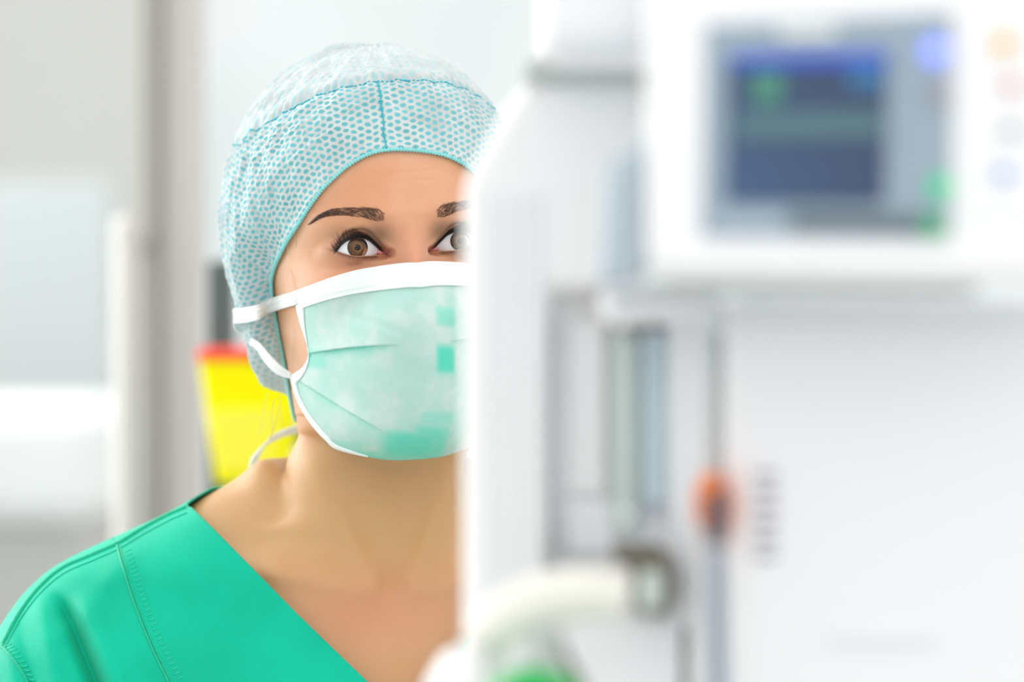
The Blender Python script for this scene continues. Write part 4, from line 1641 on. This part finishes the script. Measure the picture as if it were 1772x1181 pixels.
struct(box('floor', (-2.6, -.8, -.05), (2.8, 7.6, 0), M_FLOOR))
struct(box('wall_back', (-2.6, 7.4, 0), (2.8, 7.5, 2.8), M_WALLG))
struct(box('wall_left', (-2.6, -.8, 0), (-2.5, 7.4, 2.8), M_WALL))
xa, xb = bx_px(245, 281, YB)
struct(box('trim_1', (xa, YB - .02, 0), (xb, YB + .05, 2.8), M_STEEL, bevel=.003))
xc, xd = bx_px(281, 352, YB)
struct(box('trim_2', (xb, YB, 0), (xd, YB + .06, 2.8), M_FRAME, bevel=.003))
# glazed door on the left, with its pull handle
door = struct(box('door_1', (-1.75, YB + .01, 0), (-1.68, YB + .05, 2.4), M_FRAME, bevel=.003))
gl_ = box('door_pane', (-1.68, YB + .025, .02), (xa, YB + .035, 2.4), M_GLASS, door)
struct(box('wall_partition', (-2.5, YB, 0), (-1.75, YB + .08, 2.8), M_WALL))
hx = W(218, 0, YB - .12).x
za, zb_ = W(0, 405, YB - .12).z, .75
bm = bmesh.new()
H = tubes('door_handle', [catmull(np.array([(hx, YB + .02, za), (hx, YB - .06, za + .001), (hx, YB - .12, za), (hx, YB - .125, za - .03), (hx, YB - .125, (za + zb_) / 2), (hx, YB - .125, zb_ + .03), (hx, YB - .12, zb_), (hx, YB + .02, zb_)]), 80)], [.0125], M_HANDLE, door, 20)
bm.free()
xr = W(1000, 0, YB).x
win = struct(box('window_1', (xd, YB + .02, .55), (xr + 1.2, YB + .03, 2.8), M_FROST))
struct(box('wall_back_low', (xd, YB, 0), (xr + 1.2, YB + .06, .55), M_WALL))

# made-up shapes giving the door its reflected tint, white glow and grey
sc = empty('tint_stand_in', (-1.15, 5.6, 0)); tag(sc, 'pale green blurred stand-in panel for the tint reflected in the door', 'screen')
box('tint_panel', (-.75, -.02, .95), (.40, .02, 1.85), M_PALEG, sc, .01)
box('tint_panel_foot', (-.7, -.2, 0), (-.64, .2, .95), M_HANDLE, sc, .005); box('tint_panel_foot', (.3, -.2, 0), (.36, .2, .95), M_HANDLE, sc, .005)
glow_prop = empty('glow_stand_in', (-1.2, 4.7, 0)); tag(glow_prop, 'bright white stand-in block for the blurred glow reflected in the door', 'stand-in block')
box('glow_block', (-.6, -.25, 1.27), (.58, .25, 1.46), M_GLOWPROP, glow_prop, .05, 5)
box('grey_tint_block', (-.57, -.22, .5), (.55, .22, 1.27), pm('grey_tint', rgb('C9C7C3'), .8, noise=.03, nscale=5), glow_prop, .01)
box('shelf', (-.55, -.25, .3), (.36, .25, .34), M_HANDLE, glow_prop, .005)
for dx in (-.52, .33):
    for dy in (-.22, .22):
        box('leg', (dx - .015, dy - .015, 0), (dx + .015, dy + .015, 1.12), M_HANDLE, glow_prop)

# sharps bin hanging on a dark floor stand
YS = 2.78
st = empty('bin_stand', (W(384, 0, YS + .1).x, YS + .1, 0)); tag(st, 'dark grey floor stand carrying the yellow bin behind the cap', 'stand')
box('pole', (-.013, -.012, .03), (.013, .012, W(0, 452, YS + .1).z), M_DARK, st, .003)
for k in range(4):
    a = math.pi / 2 * k + math.pi / 4
    v, f = tube_geo([(0, 0, .05), (.2 * math.cos(a), .2 * math.sin(a), .02)], [.012, .010], 12)
    mesh_obj('foot', v, f, M_DARK, st)
box('bracket', (-.01, -.045, W(0, 775, YS + .1).z), (.13, -.012, W(0, 740, YS + .1).z), M_DARK, st, .002)
bn = empty('sharps_container', (W(442, 0, YS).x, YS, W(0, 836, YS).z)); tag(bn, 'yellow plastic waste bin with red lid, partly hidden behind the cap and neck', 'bin')
s_ = KPX / YS


def frustum(name, x0b, x1b, x0t, x1t, zb, zt, d0, d1, mat, parent, bev=.004):
    bm = bmesh.new()
    b = [bm.verts.new(p) for p in ((x0b, -d0, zb), (x1b, -d0, zb), (x1b, d0, zb), (x0b, d0, zb))]
    t = [bm.verts.new(p) for p in ((x0t, -d1, zt), (x1t, -d1, zt), (x1t, d1, zt), (x0t, d1, zt))]
    bm.faces.new(b[::-1]); bm.faces.new(t)
    for i in range(4): bm.faces.new([b[i], b[(i + 1) % 4], t[(i + 1) % 4], t[i]])
    return bm_obj(name, bm, mat, parent, bevel=bev, seg=4)


zt_ = (836 - 622) / s_
frustum('container_body', (380 - 442) / s_, (500 - 442) / s_, (352 - 442) / s_, (528 - 442) / s_, 0, zt_, .030, .042, M_YEL, bn)
frustum('container_lid', (346 - 442) / s_, (534 - 442) / s_, (352 - 442) / s_, (528 - 442) / s_, zt_ - .001, zt_ + 20 / s_, .046, .040, M_RED, bn)
frustum('label', (379 - 442) / s_, (478 - 442) / s_, (372 - 442) / s_, (490 - 442) / s_, .012, .070, .0345, .0385, M_YEL2, bn, .001)

# ------------------------------------------------------------------ the white anaesthesia machine in the foreground
M_PANEL = pm('machine_white', rgb('F4F4F6'), .45, noise=.01, nscale=10)
M_PANELW = pm('machine_warm_white', rgb('F8F8F7'), .5, noise=.01, nscale=10)
M_BEZ = pm('monitor_white', rgb('FAFAFA'), .35, noise=.01, nscale=10)
M_BEZS = pm('monitor_side_grey', rgb('B9C6CE'), .45, noise=.02, nscale=10)
M_FACE = pm('monitor_blue_grey', rgb('9DAEBB'), .4, noise=.02, nscale=10)
M_RIB = pm('machine_rib', rgb('F2F3F6'), .45, noise=.01, nscale=10)
M_GREYM = pm('machine_grey', rgb('C3C8C6'), .45, noise=.03, nscale=12)
M_GGLASS = pm('green_tube', rgb('CBD8D2'), .3, noise=.03, nscale=12)
M_BGLASS = pm('blue_tube', rgb('CBDCE4'), .3, noise=.03, nscale=12)
M_SLOT = pm('vent_slot', rgb('A4A4AA'), .6, noise=.03, nscale=12)
M_ORANGE = pm('orange_knob', rgb('FF8420'), .4, noise=.05, nscale=40)
M_NAVY = pm('blue_grey_hose', rgb('77879A'), .4, noise=.06, nscale=25)
M_DKNOB = pm('dark_knob', rgb('3E4654'), .4, noise=.06, nscale=25)
M_CREAM = pm('cream_plastic', rgb('F1F0E6'), .45, noise=.01, nscale=10)
M_BROWN = pm('dark_olive_plastic', rgb('6E6A5C'), .5, noise=.06, nscale=25)
M_GREEN = pm('green_cap_plastic', rgb('00B050'), .35, noise=.04, nscale=25)
M_CHROME = pm('bright_chrome', rgb('EEF2F4'), .12, metal=.9, noise=.01, nscale=20)


def led(name, h, s, col=None):
    return pm(name, col or rgb(h), .4, noise=.01, emis=rgb(h), es=s)


YC0 = 1.30
mach = empty('anesthesia_machine', (W(1300, 0, 1.4).x, 1.45, 0))
tag(mach, 'large white anesthesia machine out of focus, hiding half of the face', 'medical machine')


def mp(o):
    o.parent = mach
    o.matrix_parent_inverse = Matrix.Translation(mach.location).inverted()
    return o


# housing whose rounded shoulder sweeps down to the vertical edge beside the face
mp(prism('side_housing', [(930, 128), (905, 150), (876, 185), (852, 225), (828, 268), (811, 300), (803, 330), (801, 420), (801, 1300), (952, 1300), (952, 505), (1120, 505), (1120, 128)], YC0, .26, M_PANELW, None, .012))
for k, x in enumerate((836, 866, 896, 926)):
    mp(pxbox('side_rib', x, 330, x + 13, 1300, YC0 - .003, .008, M_RIB, None, .003))
mp(pxbox('upper_housing', 935, -160, 1300, 96, 1.22, .34, M_PANEL, None, .012))
mp(pxbox('underside_shade_slab', 905, 96, 1300, 140, YC0 - .01, .2, M_GREYM, None, .004))  # grey slab standing in for the shade under the upper housing
# cabinet with the vent
mp(pxbox('cabinet', 1256, 512, 1860, 1400, 1.22, .45, M_PANEL, None, .012))
mp(pxbox('cabinet_side_strip', 1205, 545, 1256, 1400, 1.24, .3, M_RIB, None, .003))
for i in range(6):
    y = 818 + i * 28
    mp(pxbox('vent_slot', 1307, y, 1345, y + 11, 1.218, .004, M_SLOT, None, .001))
mp(pxbox('strip_groove', 1224, 575, 1243, 830, 1.236, .006, M_GREYM, None, .001))
mp(pxbox('bay_header', 1040, 496, 1256, 560, 1.24, .3, M_PANEL, None, .006))
mp(pxbox('bay_back', 940, 490, 1215, 1300, 1.325, .02, M_PANELW))
mp(pxbox('bay_floor', 930, 1060, 1256, 1300, 1.27, .2, M_PANEL, None, .006))
mp(pxbox('white_plate', 985, 552, 1050, 858, 1.3215, .004, M_BEZ, None, .004))
gt = mp(lathe('flow_tube', [(.0070, 0), (.0070, .085)], tuple(W(1083, 915, 1.315)), M_GGLASS))
gt['label'] = 'pale green glass tube'
gt = mp(lathe('flow_tube', [(.0066, 0), (.0066, .075)], tuple(W(1136, 870, 1.315)), M_BGLASS))
gt['label'] = 'pale blue glass tube'
mp(pxbox('bay_post', 955, 560, 975, 990, 1.3205, .005, M_RIB, None, .004))
mp(pxbox('bay_divider', 1163, 545, 1207, 1300, 1.27, .05, M_RIB, None, .004))
mp(pxbox('grey_block', 975, 862, 1160, 960, 1.318, .007, M_RIB, None, .006))
mp(pxbox('grey_clamp', 918, 925, 960, 985, 1.30, .02, M_GREYM, None, .004))
mp(prism('olive_block', [(1062, 950), (1158, 955), (1162, 1068), (1098, 1060), (1096, 985), (1064, 975)], 1.24, .05, M_BROWN, None, .003))
mp(pxbox('gauge_window', 1108, 988, 1146, 1056, 1.236, .004, M_GGLASS, None, .002))
for x, y in ((1077, 560), (1233, 558), (1088, 893)):
    c = W(x, y, 1.22)
    o = mp(lathe('glint_stud', [(.0001, -.0018), (.0016, -.0014), (.0022, 0), (.0022, .004)], (c.x, c.y, c.z), M_CHROME, None, 20, 'Y'))  # chrome studs put in to give the bright highlight dots
c = W(1230, 872, 1.225)
kn = lathe('rotary_knob', [(.004, -.014), (.0075, -.014), (.0085, -.011), (.009, 0), (.009, .006)], (c.x, c.y, c.z), M_ORANGE, None, 32, 'Y')
for vv_ in kn.data.vertices: vv_.co.z = c.z + (vv_.co.z - c.z) * 1.45; vv_.co.x = c.x + (vv_.co.x - c.x) * .72
mp(kn); kn['label'] = 'orange round knob'
c2 = W(1246, 872, 1.205)
mp(box('knob_grip', (c2.x - .0013, c2.y - .004, c2.z - .0065), (c2.x + .0013, c2.y + .012, c2.z + .0065), M_DKNOB, None, .001))
mp(pxbox('ledge', 1440, 1095, 1620, 1112, 1.215, .01, M_RIB, None, .003))

# curved cream cover over the absorber
V = []; n = 60
P = catmull(np.array([tuple(W(x, y, 1.2)) for x, y in ((828, 1125), (872, 1075), (935, 1042), (1000, 1030), (1050, 1030), (1085, 1036))]), n)
v, f = tube_geo(P, np.interp(np.linspace(0, 1, n), [0, .1, .5, 1], [.008, .0105, .0115, .009]), 28)
arm = mesh_obj('absorber_arm', v, f, M_CREAM)
tag(arm, 'cream curved plastic arm low in front of the glass tubes', 'arm')
# clear bowl and green-capped canister at the very bottom
c = W(925, 1181, 1.17)
cn = empty('canister', (c.x, c.y, c.z - .12)); tag(cn, 'small canister with bright green cap and grey neck at the bottom edge', 'canister')
lathe('vessel', [(.016, 0), (.018, .004), (.018, .085), (.014, .1)], (0, 0, 0), M_BEZ, cn)
lathe('cap', [(.0195, .098), (.020, .1), (.020, .113), (.017, .120), (.010, .124), (.005, .126)], (0, 0, 0), M_GREEN, cn)
lathe('neck', [(.0052, .12), (.0052, .140), (.006, .141), (.006, .143)], (.0045, 0, 0), M_GREYM, cn)
c = W(815, 1181, 1.25)
bw = lathe('bowl', [(.002, -.06), (.018, -.055), (.0215, -.02), (.019, 0), (.012, .012), (.003, .016)], tuple(c), M_BEZ)
tag(bw, 'rounded white cup beside the green-capped canister', 'cup')
P = catmull(np.array([tuple(W(x, y, 1.19)) for x, y in ((846, 1240), (846, 1180), (842, 1140), (850, 1105))]), 30)
v, f = tube_geo(P, .0017, 12); h1 = mesh_obj('thin_hose', v, f, M_GREYM); tag(h1, 'thin grey hose rising left of the green cap', 'hose')
P = catmull(np.array([tuple(W(x, y, 1.19)) for x, y in ((1020, 1240), (1002, 1180), (982, 1145), (962, 1100))]), 30)
v, f = tube_geo(P, .0019, 12); h2 = mesh_obj('thin_hose', v, f, M_BROWN); tag(h2, 'dark thin hose curving down right of the green cap', 'hose')
# thick blue-grey hose hanging below the knob
P = catmull(np.array([tuple(W(x, y, 1.17)) for x, y in ((1238, 955), (1239, 1000), (1240, 1080), (1242, 1160), (1243, 1260))]), 60)
v, f = tube_geo(P, .0034 + .0002 * np.sin(np.arange(60) * 1.6), 16)
ho = mesh_obj('breathing_hose', v, f, M_NAVY); tag(ho, 'thick blue-grey hose hanging below the orange knob', 'hose')
cu = lathe('hose_cuff', [(.0040, -.008), (.0042, 0), (.0042, .011), (.0036, .013)], tuple(W(1238, 912, 1.17)), M_DKNOB, None)
cu.parent = ho

# ------------------------------------------------------------------ patient monitor
YM = 1.14
mo = empty('patient_monitor', tuple(W(1450, 480, YM + .05)))
tag(mo, 'white patient monitor with dark blue screen above the cabinet, blurred', 'monitor')
mo_inv = Matrix.Translation(mo.location).inverted()


def mm(o):
    o.parent = mo
    o.matrix_parent_inverse = mo_inv
    return o


def rrect(x0, y0, x1, y1, r, skew=0, n=8):
    pts = []
    for cx, cy, a0 in ((x0 + r, y0 + r, 180), (x1 - r, y0 + r, 270), (x1 - r, y1 - r, 0), (x0 + r, y1 - r, 90)):
        for k in range(n + 1):
            a = math.radians(a0 + 90 * k / n)
            pts.append((cx + r * math.cos(a), cy + r * math.sin(a)))
    return [(x, y + skew * (x - x0)) for x, y in pts]


bezel = mm(prism('bezel', rrect(1124, -120, 1950, 474, 42, .014), YM, .025, M_BEZ, None, .006, 5))
mm(prism('rear_case', rrect(1150, -80, 1930, 462, 20, .014), YM + .025, .045, M_BEZS, None, .006))
mm(prism('side_cover', [(1048, 285), (1120, 235), (1122, 480), (1038, 490)], YM + .03, .07, M_BEZS, None, .003))
fa = mm(prism('control_panel', [(1222, 42), (1648, 22), (1644, 412), (1214, 408)], YM - .002, .006, M_FACE, None, .001))
scr_m = pm('screen_glass', rgb('2C3852'), .2, noise=.1, nscale=30, emis=rgb('404C66'), es=.35)
sc_ = mm(prism('screen', [(1262, 97), (1536, 90), (1530, 352), (1256, 350)], YM - .004, .004, scr_m, None, .0006))
bar = mm(prism('screen_status_bar', [(1264, 96), (1536, 89), (1536, 110), (1264, 114)], YM - .0046, .001, led('screen_blue', '2C4FB0', .6), None))
mm(prism('screen_trace', [(1300, 128), (1356, 127), (1352, 176), (1304, 178)], YM - .0046, .001, led('screen_green', '3F7A66', .5), None))
mm(prism('screen_trace', [(1470, 118), (1530, 117), (1530, 150), (1470, 152)], YM - .0046, .001, led('screen_cyan', '2F6590', .5), None))
mm(prism('screen_trace', [(1272, 196), (1526, 192), (1526, 236), (1272, 240)], YM - .0046, .001, led('screen_teal', '47666C', .45), None))
lg = mm(prism('logo_plate', rrect(1345, 42, 1450, 68, 12), YM - .004, .003, pm('logo_white', rgb('DFE6E4'), .4), None, .0006)); lg['label'] = 'pale rounded name plate'
mm(prism('lower_strip', [(1372, 368), (1600, 372), (1600, 404), (1372, 400)], YM - .004, .003, pm('strip_dark', rgb('68787F'), .4), None, .0006))
mm(prism('lower_light_strip', [(1235, 366), (1350, 367), (1350, 400), (1235, 398)], YM - .004, .003, pm('strip_light', rgb('A9BAC6'), .4), None, .0006))
mm(prism('side_panel', [(1662, 20), (1900, 8), (1900, 380), (1656, 372)], YM - .001, .003, M_BEZ, None, .0006))


def dot(name, x, y, r, mat, label=None, Y=YM - .004):
    c = W(x, y, Y)
    rr = r / KPX * Y
    o = mm(lathe(name, [(rr * .6, -.0016), (rr, -.0008), (rr, .003)], tuple(c), mat, None, 28, 'Y'))
    if label: o['label'] = label
    return o


dot('indicator_light', 1620, 88, 22, led('led_blue', '8C9DFF', 1.7), 'round blue light')
dot('indicator_light', 1628, 323, 18, led('led_green', '20C080', 1.4), 'upper green light')
dot('indicator_light', 1616, 392, 18, led('led_deep_green', '00A055', 1.2), 'lower green light')
dot('button', 1628, 160, 18, pm('button_pink_grey', rgb('A9A5AE'), .4), 'dull pinkish button')
dot('button', 1738, 75, 13, pm('button_yellow', rgb('FFC23A'), .4), 'yellow button')
dot('button', 1750, 147, 10, pm('button_red', rgb('D99A92'), .4), 'pale red button')
dot('button', 1750, 225, 10, pm('button_grey', rgb('A2A6B2'), .4), 'grey button')
dot('button', 1738, 301, 10, pm('button_blue', rgb('4F8FE6'), .4), 'blue button')
mm(prism('monitor_shadow_strip', [(1135, 484), (1700, 492), (1690, 512), (1140, 508)], YM + .02, .05, M_GREYM, None, .002))  # grey strip standing in for the shadow line below the monitor
